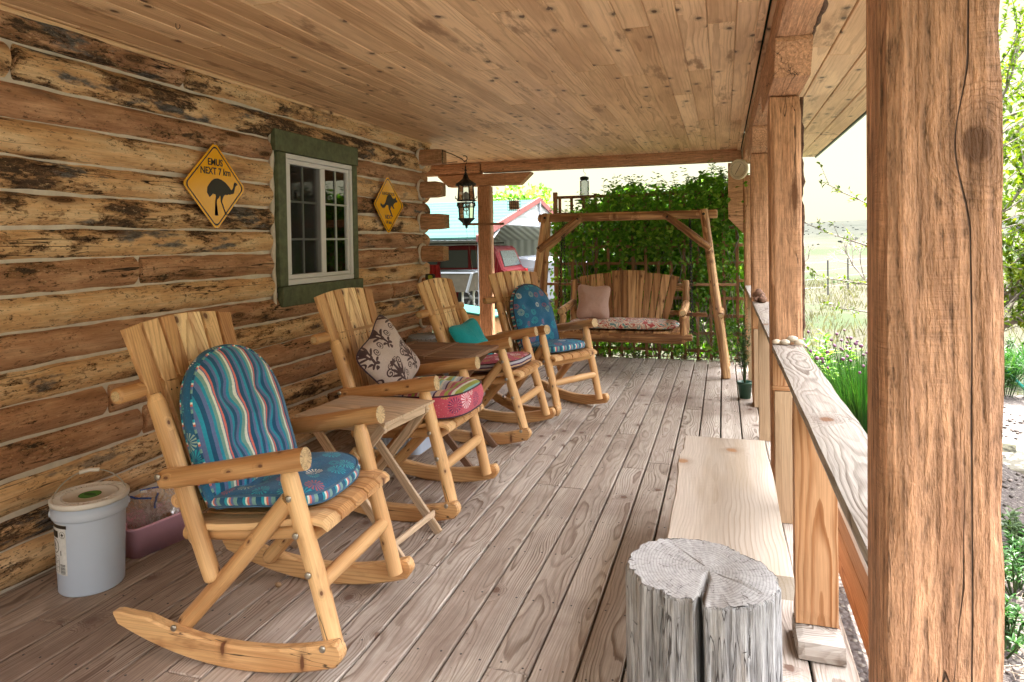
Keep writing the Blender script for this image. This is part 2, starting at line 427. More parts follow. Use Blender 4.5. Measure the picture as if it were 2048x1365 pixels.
def bark_log(name):
    m = NT(name); P = m.attr('wc'); rnd = m.attr('rnd', True)
    r2 = m.M('FRACT', m.M('MULTIPLY', rnd, 7.31)); r3 = m.M('FRACT', m.M('MULTIPLY', rnd, 23.7))
    a = m.noise(m.scale(P, 3.2, 16, 16), 1., 5., .62)
    base = m.ramp(a, [(.3, (.50, .265, .125)), (.48, (.70, .435, .225)), (.68, (.82, .60, .37))])
    red = m.ramp(a, [(.3, (.29, .14, .075)), (.52, (.49, .265, .15)), (.70, (.64, .40, .245))])
    base = m.mix(m.ss(r2, .45, .62), base, red)
    fb = m.noise(m.scale(P, 5, 120, 120), 1., 4., .65)
    base = m.mix(1., base, m.ramp(fb, [(.25, .72), (.7, 1.1)]), 'MULTIPLY')
    # flaky inner bark in ragged islands, darker outer bark on top of it
    d = m.VM('SCALE', m.VM('SUBTRACT', m.noise(m.scale(P, 9, 26, 26), 1., 4., .65, color=True), (.5, .5, .5)), sc=.9)
    q = m.VM('ADD', m.scale(P, 6.5, 23, 23), d)
    f1 = m.M('MULTIPLY_ADD', m.noise(m.scale(P, 2.2, 7, 7), 1., 2., .5), .40, m.M('MULTIPLY', m.noise(q, 1., 8., .72), .60))
    thr = m.M('MULTIPLY_ADD', r3, -.115, .628)
    mid = m.ss(f1, m.M('SUBTRACT', thr, .03), m.M('SUBTRACT', thr, .005))
    out = m.ss(f1, m.M('ADD', thr, .008), m.M('ADD', thr, .028))
    f2 = m.noise(m.VM('ADD', q, (40, 3, 8)), 3.1, 6., .7)
    brk = m.ramp(f2, [(.3, (.02, .014, .01)), (.5, (.085, .05, .03)), (.62, (.21, .115, .06)), (.75, (.33, .2, .11))])
    col = m.mix(m.M('MULTIPLY', mid, .75), base, m.mix(f2, (.22, .105, .045), (.40, .22, .10)))
    col = m.mix(out, col, brk)
    gy = m.noise(m.VM('ADD', m.scale(P, 2.0, 7, 7), (5, 50, 8)), 1., 5., .62)
    col = m.mix(m.M('MULTIPLY', m.ss(gy, .585, .66), m.ss(r3, .1, .8)), col, m.ramp(f2, [(.35, (.045, .04, .04)), (.65, (.22, .20, .19))]))
    rim = m.M('MULTIPLY', mid, m.M('SUBTRACT', 1., out))
    # beetle tracks and specks
    sp = m.noise(m.scale(P, 22, 60, 60), 1., 4., .7)
    col = m.mix(m.M('MULTIPLY', m.ss(sp, .60, .67), .75), col, (.07, .035, .02))
    fl = m.noise(m.scale(P, 34, 70, 70), 1., 5., .75); near = m.ss(f1, m.M('SUBTRACT', thr, .19), thr)
    col = m.mix(m.M('MULTIPLY', m.ss(fl, .575, .60), near), col, (.045, .024, .013))
    col = m.mix(m.M('MULTIPLY', m.ss(fl, .41, .37), m.M('MULTIPLY', near, .6)), col, (.70, .50, .29))
    # long checks
    cn = m.noise(m.VM('ADD', m.scale(P, .8, 15, 15), (7, 3, 1)), 1., 3., .5)
    cm = m.M('MULTIPLY', m.ss(m.M('ABSOLUTE', m.M('SUBTRACT', cn, .5)), .009, .002), m.ss(m.noise(m.scale(P, 1.1, 4, 4), 1., 1.), .5, .56))
    col = m.mix(cm, col, (.025, .015, .01))
    # knots
    vo = m.vor(m.scale(P, 2.6, 9, 9)); g = m.M('GREATER_THAN', m.sep(vo['Color'])[0], .62)
    kd = vo['Distance']; km = m.M('MULTIPLY', g, m.ss(kd, .21, .13)); kr = m.M('MULTIPLY', g, m.ss(kd, .42, .16))
    kc = m.ramp(m.M('FRACT', m.M('MULTIPLY', kd, 24.)), [(0., (.05, .025, .012)), (.6, (.22, .11, .05)), (1., (.04, .02, .01))])
    col = m.mix(m.M('MULTIPLY', kr, .45), col, (.20, .09, .04)); col = m.mix(km, col, kc)
    h = m.M('MULTIPLY_ADD', mid, .5, m.M('MULTIPLY_ADD', f2, m.M('MULTIPLY', out, 1.1), m.M('MULTIPLY_ADD', out, .7, m.M('MULTIPLY', fb, .3))))
    h = m.M('MULTIPLY_ADD', cm, -1., m.M('MULTIPLY_ADD', kr, .7, h))
    m.bsdf(col, .72, m.bump(h, .75, .008), spec=.3); return m.done()

def plain(name, col, rough=.5, metal=0., spec=.5, nsc=40., namt=.12, bump=.08, rndvar=0., **k):
    m = NT(name); g = m.n('ShaderNodeTexCoord').outputs['Object']
    nz = m.noise(g, nsc, 4., .6)
    c = m.mix(1., col, m.ramp(nz, [(.3, 1 - namt), (.7, 1 + namt)]), 'MULTIPLY')
    if rndvar:
        vv = m.M('MULTIPLY_ADD', m.M('SUBTRACT', m.attr('rnd', True), .5), 2 * rndvar, 1.)
        c = m.mix(1., c, m.comb(vv, vv, vv), 'MULTIPLY')
    m.bsdf(c, m.ramp(nz, [(.3, max(0.02, rough - .06)), (.7, min(1, rough + .06))]), m.bump(m.noise(g, nsc * 4, 3.), bump, .003), metal=metal, spec=spec, **k)
    return m.done()

def leaf_mat(name, c1, c2, c3, tr=.45):
    m = NT(name); r = m.attr('rnd', True); P = m.attr('wc')
    col = m.ramp(r, [(0., c1), (.55, c2), (1., c3)])
    x, y, z = m.sep(P)
    vein = m.ss(m.M('ABSOLUTE', y), .06, .0)
    col = m.mix(m.M('MULTIPLY', vein, .25), col, c3)
    b = m.bsdf(col, .42, None, spec=.4)
    t = m.n('ShaderNodeBsdfTranslucent'); m.put(t.inputs[0], m.mix(1., col, (1.15, 1.25, .5), 'MULTIPLY'))
    mx = m.n('ShaderNodeMixShader'); mx.inputs[0].default_value = tr
    m.t.links.new(b.outputs[0], mx.inputs[1]); m.t.links.new(t.outputs[0], mx.inputs[2])
    return m.done(mx.outputs[0])

MT = {}
MT['pine'] = wood('varnished_pine', (.80, .50, .24), (.42, .19, .065), freq=80., contrast=.8, warp=.014, knots=.075, kmode='round', ksc=(17., 26.), knotcol=(.085, .032, .014), fiber=.2, tone=(.50, .23, .085), toneamt=.75, var=.16, rough=.4, bump=.15, spec=.5, hue=.35, cracks=.12, crackw=.006, stain=(.33, .15, .06))
MT['slat'] = wood('cedar_slat', (.86, .56, .285), (.38, .165, .06), freq=95., contrast=.85, warp=.014, knots=.11, kmode='flat', ksc=(10., 14.), knotcol=(.085, .032, .014), fiber=.2, tone=(.44, .19, .08), toneamt=.65, tsc=(1.2, 14.), var=.34, rough=.4, bump=.15, spec=.5, hue=.6)
MT['pine_end'] = endgrain('pine_endgrain', (.66, .48, .27), (.36, .20, .09))
MT['log'] = bark_log('bark_log')
MT['log_end'] = endgrain('log_endgrain', (.42, .24, .115), (.2, .1, .05), 120.)
MT['chink'] = plain('chinking_mortar', (.62, .555, .485), .85, nsc=14., namt=.14, bump=.3)
MT['rough'] = wood('rough_sawn_timber', (.61, .34, .19), (.31, .14, .065), freq=60., contrast=.55, warp=.02, knots=.16, ksc=(1.7, 8.), fiber=.4, fibsc=150., tone=(.40, .21, .11), toneamt=.5, var=.16, rough=.8, bump=.75, saw=.5, cracks=.5, crackw=.008, hue=.2)
MT['hewn'] = wood('rough_hewn_post', (.66, .365, .22), (.26, .105, .05), freq=70., contrast=.6, warp=.02, fiber=.5, fibsc=90., tone=(.36, .19, .10), toneamt=.6, var=.0, rough=.85, bump=1.0, saw=.9, cracks=.2, crackw=.005, kx=[(.475, -.040, .095, .020)], hue=.2, knotcol=(.09, .045, .025), line=(.030, .008))
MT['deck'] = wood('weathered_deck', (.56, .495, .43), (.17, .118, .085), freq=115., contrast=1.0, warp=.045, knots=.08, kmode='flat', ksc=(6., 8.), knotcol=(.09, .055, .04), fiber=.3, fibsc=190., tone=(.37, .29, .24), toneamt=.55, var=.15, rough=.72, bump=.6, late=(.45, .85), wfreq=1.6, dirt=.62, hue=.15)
MT['rail'] = wood('weathered_rail', (.42, .385, .34), (.14, .105, .08), freq=100., contrast=1.0, warp=.05, knots=.08, kmode='flat', ksc=(5., 7.), fiber=.25, fibsc=170., tone=(.42, .35, .30), toneamt=.35, var=.06, rough=.6, bump=.6, late=(.4, .85), wfreq=2.2, hue=.1)
MT['fir'] = wood('orange_fir', (.56, .32, .165), (.27, .10, .028), freq=110., contrast=1.0, warp=.03, fiber=.25, fibsc=170., tone=(.46, .22, .09), toneamt=.5, var=.08, rough=.6, bump=.4, late=(.35, .8), wfreq=1.6)
MT['ceil'] = wood('knotty_pine_boards', (.84, .58, .345), (.44, .25, .125), freq=75., contrast=.8, warp=.022, knots=.10, kmode='flat', ksc=(7., 11.), knotcol=(.06, .028, .014), fiber=.14, tone=(.55, .33, .18), toneamt=.7, var=.13, rough=.5, bump=.12, spec=.4, hue=.35, stain=(.34, .19, .10))
MT['sill'] = wood('cleat_wood', (.45, .31, .19), (.25, .14, .07), freq=90., contrast=.5, fiber=.25, var=.1, rough=.7, bump=.4)
MT['bench'] = wood('pale_live_edge', (.57, .50, .425), (.38, .295, .215), freq=85., contrast=.8, warp=.04, fiber=.14, tone=(.46, .37, .275), toneamt=.8, var=.0, rough=.6, bump=.15, late=(.5, .9), wfreq=1.6, knots=.08, kmode='flat', ksc=(5., 6.), knotcol=(.22, .12, .06))
MT['ply'] = wood('weathered_plywood', (.68, .50, .34), (.36, .24, .145), freq=45., contrast=.7, warp=.05, fiber=.3, tone=(.44, .36, .30), toneamt=.6, var=.14, rough=.7, bump=.3, wfreq=2.6)
MT['acacia'] = wood('brown_table_wood', (.235, .125, .075), (.11, .052, .03), freq=90., contrast=.5, fiber=.25, var=.2, rough=.5, bump=.25, tone=(.28, .17, .115), toneamt=.4)
MT['swing'] = wood('swing_pine', (.62, .36, .17), (.22, .09, .035), freq=75., contrast=.85, warp=.015, knots=.15, kmode='flat', ksc=(9., 13.), fiber=.35, tone=(.17, .07, .03), toneamt=.85, tsc=(1.2, 26.), var=.34, rough=.55, bump=.3, cracks=.3, hue=.35, stain=(.15, .07, .035))
MT['trellis'] = wood('trellis_wood', (.33, .18, .095), (.17, .08, .04), freq=80., fiber=.3, var=.2, rough=.8, bump=.4)
MT['green'] = plain('green_stained_trim', (.095, .112, .058), .6, nsc=22., namt=.4, bump=.25)
MT['muntin'] = plain('grey_muntin', (.40, .43, .41), .4)
MT['white'] = plain('white_vinyl', (.70, .70, .73), .35, nsc=8., namt=.04)
MT['bucket'] = plain('white_bucket_plastic', (.56, .64, .80), .38, nsc=5., namt=.03, bump=.02, Subsurface_Weight=.0)
MT['lid'] = plain('bucket_lid_plastic', (.76, .73, .70), .38, nsc=5., namt=.04, bump=.02)
MT['pinktub'] = plain('pink_tub_plastic', (.86, .52, .74), .4, nsc=6., namt=.05)
MT['blue'] = plain('blue_zip_strip', (.015, .09, .45), .4)
MT['black'] = plain('black_iron', (.018, .016, .015), .5, .4, nsc=60., namt=.3)
MT['ink'] = plain('black_print', (.022, .018, .014), .5, nsc=30., namt=.2)
MT['steel'] = plain('zinc_bolt', (.42, .39, .34), .35, .9, nsc=90.)
MT['galv'] = plain('galvanised_metal', (.45, .48, .50), .35, .75, nsc=20., namt=.2)
MT['yellow'] = plain('yellow_sign_paint', (.86, .42, .012), .16, spec=.5, nsc=12., namt=.04, bump=.02)
MT['label_white'] = plain('white_label', (.74, .74, .75), .5)
MT['sticker'] = plain('green_sticker', (.06, .32, .045), .4, nsc=30., namt=.25)
MT['teal_roof'] = plain('teal_roof_metal', (.018, .085, .072), .8, .0, spec=.1, nsc=3., namt=.1)
MT['grey_metal'] = plain('pale_grey_sheet', (.2, .21, .22), .7, .0, spec=.1, nsc=2., namt=.06)
MT['pink_trim'] = plain('faded_red_trim', (.14, .05, .048), .7, spec=.1, nsc=4.)
MT['red_car'] = plain('red_car_paint', (.12, .007, .010), .5, spec=.15, nsc=3., namt=.08)
MT['tyre'] = plain('tyre_rubber', (.035, .034, .034), .8, nsc=60.)
MT['alloy'] = plain('alloy_rim', (.30, .30, .31), .5, .3)
MT['tint'] = plain('tinted_glass', (.02, .023, .026), .12, spec=.3, nsc=2.)
MT['beige'] = plain('beige_canvas', (.095, .083, .065), .8, spec=.1, nsc=10.)
MT['white_paint'] = plain('white_paint', (.26, .28, .31), .5, spec=.1, nsc=3., namt=.05)
MT['red_cloth'] = plain('red_cloth', (.42, .03, .03), .8, nsc=60.)
MT['lime'] = plain('lime_plastic', (.35, .45, .03), .45)
MT['dark'] = plain('dark_rubber', (.03, .03, .03), .6)
MT['greydrum'] = plain('grey_drum_plastic', (.30, .32, .35), .5)
MT['drip'] = plain('green_drip_edge', (.035, .085, .075), .4, .2)
MT['stone'] = plain('pebble_stone', (.55, .47, .36), .7, nsc=25., namt=.3, bump=.2, rndvar=.2)
MT['flag'] = plain('flagstone', (.125, .11, .08), .8, nsc=9., namt=.2, bump=.3)
MT['soil'] = plain('garden_soil', (.12, .085, .06), .9, nsc=20., namt=.4, bump=.6)
MT['potgreen'] = plain('green_pot', (.03, .10, .07), .45)
MT['barkstrip'] = plain('bark_strip', (.095, .05, .03), .9, nsc=55., namt=.6, bump=.9)
MT['root'] = plain('root_wood', (.22, .12, .08), .8, nsc=50., namt=.5, bump=.6)
MT['dial'] = plain('cream_dial', (.62, .55, .40), .4, nsc=30., namt=.08)
MT['suet'] = plain('suet_cake', (.33, .23, .15), .8, nsc=60., namt=.4, bump=.5)
MT['teal_pl'] = plain('teal_plastic', (.02, .27, .25), .35)
MT['interior'] = plain('dark_interior_wall', (.10, .085, .07), .8)
MT['curtain'] = plain('grey_curtain', (.30, .30, .29), .85)
MT['trunk'] = plain('grey_bark', (.21, .18, .155), .85, nsc=30., namt=.4, bump=.6)
MT['vine'] = leaf_mat('vine_leaf', (.05, .14, .014), (.13, .31, .028), (.38, .54, .10))
MT['tree_leaf'] = leaf_mat('tree_leaf', (.05, .105, .010), (.12, .19, .014), (.23, .27, .025), .55)
MT['herb'] = leaf_mat('herb_leaf', (.035, .07, .024), (.055, .10, .034), (.09, .14, .055), .35)
MT['chive'] = leaf_mat('chive_blade', (.014, .066, .012), (.026, .108, .015), (.07, .16, .028), .35)
MT['chive_fl'] = plain('chive_blossom', (.17, .075, .14), .8, nsc=80., namt=.3)
MT['dry'] = leaf_mat('dry_grass_blade', (.06, .058, .034), (.10, .093, .06), (.155, .145, .105), .3)
MT['litter'] = plain('dry_twigs', (.30, .24, .18), .9, nsc=40., namt=.4)

def glass_mat(name, tint=(1, 1, 1), rough=.0, clear=.9):
    m = NT(name)
    fr = m.n('ShaderNodeFresnel'); fr.inputs[0].default_value = 1.5
    tr = m.n('ShaderNodeBsdfTransparent'); tr.inputs[0].default_value = (*[t * clear for t in tint], 1)
    gl = m.n('ShaderNodeBsdfGlossy'); gl.inputs[1].default_value = rough; gl.inputs[0].default_value = (1, 1, 1, 1)
    f = m.M('MULTIPLY_ADD', fr.outputs[0], 1.6, .02, clamp=True)
    mx = m.n('ShaderNodeMixShader'); m.put(mx.inputs[0], f)
    m.t.links.new(tr.outputs[0], mx.inputs[1]); m.t.links.new(gl.outputs[0], mx.inputs[2])
    return m.done(mx.outputs[0])
MT['glass'] = glass_mat('window_glass')
MT['lglass'] = glass_mat('lantern_glass', (.95, .97, .97))
def bag_mat():
    m = NT('cloudy_plastic_bag'); g = m.n('ShaderNodeTexCoord').outputs['Object']
    d = m.n('ShaderNodeBsdfDiffuse'); d.inputs[0].default_value = (.72, .68, .72, 1)
    tr = m.n('ShaderNodeBsdfTransparent'); gl = m.n('ShaderNodeBsdfGlossy'); gl.inputs[1].default_value = .15
    cr = m.ss(m.noise(g, 45., 4., .7), .42, .62)
    mx = m.n('ShaderNodeMixShader'); m.put(mx.inputs[0], m.M('MULTIPLY_ADD', cr, .35, .22)); m.t.links.new(tr.outputs[0], mx.inputs[1]); m.t.links.new(d.outputs[0], mx.inputs[2])
    m2 = m.n('ShaderNodeMixShader'); m2.inputs[0].default_value = .14; m.t.links.new(mx.outputs[0], m2.inputs[1]); m.t.links.new(gl.outputs[0], m2.inputs[2])
    return m.done(m2.outputs[0])
MT['bag'] = bag_mat()
def screen_mat():
    m = NT('insect_screen'); d = m.n('ShaderNodeBsdfDiffuse'); d.inputs[0].default_value = (.05, .05, .055, 1)
    tr = m.n('ShaderNodeBsdfTransparent'); mx = m.n('ShaderNodeMixShader'); mx.inputs[0].default_value = .5
    m.t.links.new(tr.outputs[0], mx.inputs[1]); m.t.links.new(d.outputs[0], mx.inputs[2])
    return m.done(mx.outputs[0])
MT['screen'] = screen_mat()

# ------------------------------------------------------------------ fabrics: wc = (u, v, w) metres on the cloth
def weave(m, col, P, rough=.85):
    x, y, z = m.sep(P)
    wv = m.M('ADD', m.M('SINE', m.M('MULTIPLY', x, 2600.)), m.M('SINE', m.M('MULTIPLY', y, 2600.)))
    fz = m.noise(P, 120., 4., .7); lo = m.noise(P, 6., 3., .5)
    col = m.mix(1., col, m.ramp(fz, [(.3, .86), (.7, 1.08)]), 'MULTIPLY')
    col = m.mix(1., col, m.ramp(lo, [(.3, .9), (.7, 1.06)]), 'MULTIPLY')
    wr = m.noise(m.VM('ADD', P, (3, 3, 3)), 13., 3., .55)
    m.bsdf(col, rough, m.bump(m.M('MULTIPLY_ADD', wv, .04, m.M('MULTIPLY_ADD', wr, 1.4, m.M('MULTIPLY', fz, .3))), .45, .012), spec=.2, Sheen_Weight=.15)
    return m.done()
def stripes(m, P, stops, period, wob=.0, axis=0):
    x = m.sep(P)[axis]
    t = m.M('FRACT', m.M('DIVIDE', x, period))
    return m.ramp(t, stops, 'CONSTANT')
def daisies(m, P, base, cols, cell=.085, petals=12, dens=.75, dim='2D', speck=None):
    q = m.scale(P, 1 / cell, 1 / cell, 0.)
    vo = m.vor(q, 1., dim='2D', rand=.72)
    cr, cg, cb = m.sep(vo['Color'])
    qx, qy, qz = m.sep(q); ox_, oy_, oz_ = m.sep(vo['Position']); dx = m.M('SUBTRACT', qx, ox_); dy = m.M('SUBTRACT', qy, oy_)
    r = m.M('SQRT', m.M('ADD', m.M('MULTIPLY', dx, dx), m.M('MULTIPLY', dy, dy)))
    an = m.M('ADD', m.M('ARCTAN2', dy, dx), m.M('MULTIPLY', cr, 6.))
    pet = m.M('GREATER_THAN', m.M('COSINE', m.M('MULTIPLY', an, float(petals))), m.M('MULTIPLY_ADD', r, -1.2, .45))
    Rm = m.M('MULTIPLY_ADD', cg, .22, .24)
    ins = m.M('MULTIPLY', m.M('LESS_THAN', r, Rm), m.M('GREATER_THAN', r, .08))
    mk = m.M('MULTIPLY', m.M('MULTIPLY', pet, ins), m.M('LESS_THAN', cb, dens))
    n = len(cols); fc = m.ramp(cr, [(i / n, c) for i, c in enumerate(cols)], 'CONSTANT')
    col = m.mix(mk, base, fc)
    if speck is not None:
        sv = m.vor(m.scale(P, 90, 90, 0.), dim='2D'); col = m.mix(m.M('MULTIPLY', m.M('MULTIPLY', m.M('LESS_THAN', sv['Distance'], .2), m.M('GREATER_THAN', m.sep(sv['Color'])[0], .72)), .7), col, speck)
    return col
NAVY, TEAL, AQUA, CREAM, CORAL, PERI, SAGE = (.022, .11, .235), (.02, .28, .42), (.03, .40, .54), (.82, .85, .78), (.75, .21, .17), (.14, .20, .42), (.22, .42, .39)
def f_stripe_blue():
    m = NT('blue_striped_fabric'); P = m.attr('wc')
    st = [(0., NAVY), (.13, PERI), (.25, (.03, .33, .50)), (.34, SAGE), (.46, CREAM), (.55, PERI), (.585, CORAL), (.655, NAVY), (.80, PERI), (.90, (.03, .33, .50))]
    return weave(m, stripes(m, P, st, .104), P)
def f_daisy_blue():
    m = NT('blue_daisy_fabric'); P = m.attr('wc')
    return weave(m, daisies(m, P, (.03, .145, .30), [CREAM, AQUA, (.06, .42, .5), (.45, .12, .16), AQUA, (.35, .5, .45)], .078, 14, .85, speck=(.04, .25, .36)), P)
def f_band_blue():
    m = NT('blue_band_fabric'); P = m.attr('wc')
    st = [(0., NAVY), (.3, AQUA), (.45, CREAM), (.55, CORAL), (.65, PERI), (.8, SAGE)]
    return weave(m, stripes(m, P, st, .07), P)
def f_stripe_pink():
    m = NT('pink_striped_fabric'); P = m.attr('wc')
    st = [(0., (.48, .11, .15)), (.12, (.62, .42, .28)), (.26, (.09, .03, .10)), (.32, (.5, .5, .58)), (.44, (.68, .66, .55)), (.52, (.25, .50, .50)), (.60, (.30, .34, .05)), (.74, (.68, .66, .55)), (.82, (.42, .08, .13)), (.9, (.30, .34, .05))]
    return weave(m, stripes(m, P, st, .17, axis=1), P)
def f_daisy_pink():
    m = NT('pink_daisy_fabric'); P = m.attr('wc')
    return weave(m, daisies(m, P, (.58, .095, .15), [(.86, .80, .74), (.52, .50, .08), (.86, .80, .74), (.86, .62, .70), (.20, .04, .12)], .10, 15, 1., speck=(.65, .4, .4)), P)
def f_solid(name, c):
    m = NT(name); return weave(m, m.mix(.0, c, c), m.attr('wc'))
def f_damask():
    m = NT('damask_fabric'); P = m.attr('wc'); x, y, z = m.sep(P)
    cw, chh = .17, .23
    row = m.M('FLOOR', m.M('DIVIDE', m.M('ADD', y, 5.), chh))
    xo = m.M('MULTIPLY_ADD', m.M('FRACT', m.M('MULTIPLY', row, .5)), cw, x)
    u = m.M('SUBTRACT', m.M('MULTIPLY', m.M('FRACT', m.M('DIVIDE', m.M('ADD', xo, 5.), cw)), cw), cw / 2)
    v = m.M('SUBTRACT', m.M('MULTIPLY', m.M('FRACT', m.M('DIVIDE', m.M('ADD', y, 5.), chh)), chh), chh / 2)
    au = m.M('ABSOLUTE', u)
    mask = None
    def ell(cx, cy, a, b, ang):
        ca, sa = cos(ang), sin(ang)
        dx = m.M('SUBTRACT', au, cx); dy = m.M('SUBTRACT', v, cy)
        p = m.M('DIVIDE', m.M('ADD', m.M('MULTIPLY', dx, ca), m.M('MULTIPLY', dy, sa)), a)
        q = m.M('DIVIDE', m.M('SUBTRACT', m.M('MULTIPLY', dy, ca), m.M('MULTIPLY', dx, sa)), b)
        q = m.M('ADD', q, m.M('MULTIPLY', m.M('MULTIPLY', p, p), .5))
        return m.M('LESS_THAN', m.M('ADD', m.M('MULTIPLY', p, p), m.M('MULTIPLY', q, q)), 1.)
    for e in ((0., .035, .04, .009, pi / 2), (.018, .03, .036, .008, 1.15), (.030, .012, .034, .007, .75), (.012, -.008, .030, .007, 1.35), (.034, -.012, .026, .006, .35), (.008, .082, .016, .012, 1.9), (.012, -.075, .018, .008, -.7), (.0, -.095, .010, .012, 0.), (.022, -.058, .014, .007, .5), (.0, -.045, .022, .007, pi / 2)):
        k = ell(*e); mask = k if mask is None else m.M('MAXIMUM', mask, k)
    for (cx, cy, Rr, ph) in ((.052, .052, .026, 2.2), (.056, -.038, .022, -.6), (.028, .078, .017, 1.)):
        dx = m.M('SUBTRACT', au, cx); dy = m.M('SUBTRACT', v, cy)
        r = m.M('SQRT', m.M('ADD', m.M('MULTIPLY', dx, dx), m.M('MULTIPLY', dy, dy))); a = m.M('ARCTAN2', dy, dx)
        s = m.M('FRACT', m.M('ADD', m.M('DIVIDE', r, Rr * .62), m.M('MULTIPLY_ADD', a, -1 / (2 * pi), ph)))
        k = m.M('MULTIPLY', m.M('LESS_THAN', s, .48), m.M('LESS_THAN', r, Rr)); mask = m.M('MAXIMUM', mask, k)
    col = m.mix(mask, (.55, .45, .43), (.075, .04, .045))
    return weave(m, col, P)
def f_paisley():
    m = NT('paisley_fabric'); P = m.attr('wc')
    d = m.VM('SCALE', m.VM('SUBTRACT', m.noise(P, 9., 2., color=True), (.5, .5, .5)), sc=.16)
    n = m.noise(m.VM('ADD', P, d), 8.5, 1., .4)
    t = m.M('FRACT', m.M('MULTIPLY', n, 4.5))
    col = m.ramp(t, [(0., (.70, .60, .48)), (.22, (.42, .07, .07)), (.42, (.70, .60, .48)), (.56, (.13, .25, .26)), (.72, (.72, .60, .48)), (.86, (.50, .16, .12))], 'CONSTANT')
    return weave(m, col, P)
def f_turq():
    m = NT('turquoise_fabric'); P = m.attr('wc')
    c = daisies(m, m.VM('ADD', P, (.3, .3, 0)), (.015, .36, .42), [(.5, .2, .25), (.05, .1, .2), (.7, .7, .6)], .055, 6, .35)
    f = m.ss(m.sep(P)[1], -.02, -.03)
    return weave(m, m.mix(f, (.015, .36, .42), c), P)
MT['f1'] = f_stripe_blue(); MT['f2'] = f_daisy_blue(); MT['f2b'] = f_band_blue(); MT['f3'] = f_stripe_pink(); MT['f4'] = f_daisy_pink()
MT['f5'] = f_damask(); MT['f6'] = f_paisley(); MT['f7'] = f_turq(); MT['f8'] = f_solid('dusty_pink_fabric', (.56, .38, .34)); MT['f9'] = f_solid('dark_plum_fabric', (.075, .045, .05))
MT['piping'] = f_solid('blue_piping', (.06, .15, .26)); MT['piping2'] = f_solid('dark_piping', (.06, .03, .05))

def drift_mat(name, light, dark, sc=1.):
    m = NT(name); P = m.attr('wc')
    a = m.noise(m.scale(P, 4, 46, 46), 1., 5., .65); b = m.noise(m.scale(P, 14, 210, 210), 1., 4., .6)
    c = m.noise(m.scale(P, 2.5, 10, 10), 1., 3.)
    col = m.ramp(a, [(.28, dark), (.45, tuple((l + d) / 2 for l, d in zip(light, dark))), (.62, light)])
    col = m.mix(1., col, m.ramp(b, [(.3, .7), (.65, 1.1)]), 'MULTIPLY')
    col = m.mix(m.M('MULTIPLY', m.ss(c, .55, .72), .5), col, (.30, .22, .14))
    cr = m.noise(m.scale(P, 2.6, 30, 30), 1., 2.)
    ck = m.ss(m.M('ABSOLUTE', m.M('SUBTRACT', cr, .5)), .012, .003)
    col = m.mix(m.M('MULTIPLY', ck, .8), col, (.05, .04, .035))
    m.bsdf(col, .85, m.bump(m.M('MULTIPLY_ADD', ck, -1., m.M('MULTIPLY_ADD', b, .5, a)), .9, .012), spec=.2); return m.done()
MT['drift'] = drift_mat('driftwood', (.50, .495, .50), (.10, .092, .092))
MT['drift_top'] = endgrain('driftwood_top', (.44, .43, .425), (.13, .12, .115), 120., .22)

def corr(name, col, axis, pitch):
    m = NT(name); g = m.n('ShaderNodeTexCoord').outputs['Object']; q = m.sep(g)[axis]
    w = m.M('SINE', m.M('MULTIPLY', q, 2 * pi / pitch))
    m.bsdf(m.mix(1., col, m.ramp(m.noise(g, 1.3, 3.), [(.3, .88), (.7, 1.08)]), 'MULTIPLY'), .8, m.bump(w, .6, .03), spec=.06); return m.done()
# ------------------------------------------------------------------ camera, sun, sky
def cam_setup():
    a, p, r = radians(17.193), radians(1.0), radians(-0.9)
    f = V((-sin(a) * cos(p), cos(a) * cos(p), -sin(p)))
    right = V((cos(a), sin(a), 0)); up = right.cross(f)
    Rv = right * cos(r) + up * sin(r); Uv = -right * sin(r) + up * cos(r)
    cd = bpy.data.cameras.new('camera'); cd.lens = 24.0; cd.sensor_width = 36; cd.sensor_fit = 'HORIZONTAL'
    cd.shift_y = -175.04 / 2048; cd.clip_end = 5000; cd.clip_start = .02
    o = bpy.data.objects.new('camera', cd); COL.objects.link(o)
    m = Matrix.Identity(4)
    for i in range(3): m[i][0] = Rv[i]; m[i][1] = Uv[i]; m[i][2] = -f[i]
    m[0][3], m[1][3], m[2][3] = 0, 0, 1.4
    o.matrix_world = m; S.camera = o
cam_setup()
SUN = V((.24, .46, .85)).normalized()
sd = bpy.data.lights.new('sun', 'SUN'); sd.energy = 2.4; sd.angle = radians(.53); sd.color = (1, .95, .86)
so = bpy.data.objects.new('sun', sd); COL.objects.link(so); so.rotation_euler = SUN.to_track_quat('Z', 'Y').to_euler()
HOR_A, HOR_B, HOR_C, ZEN_C = .35, .56, (.098, .092, .064, 1), (1.12, 1.11, 1.13, 1)
W = bpy.data.worlds.new('World'); S.world = W; W.use_nodes = True
wt = W.node_tree; wt.nodes.clear()
wo = wt.nodes.new('ShaderNodeOutputWorld'); bg = wt.nodes.new('ShaderNodeBackground')
sk = wt.nodes.new('ShaderNodeTexSky'); sk.sky_type = 'NISHITA'; sk.sun_disc = False
sk.sun_elevation = math.asin(SUN.z); sk.sun_rotation = atan2(SUN.x, SUN.y)
sk.air_density = 1.0; sk.dust_density = 4.0; sk.ozone_density = 1.0; sk.altitude = 1500
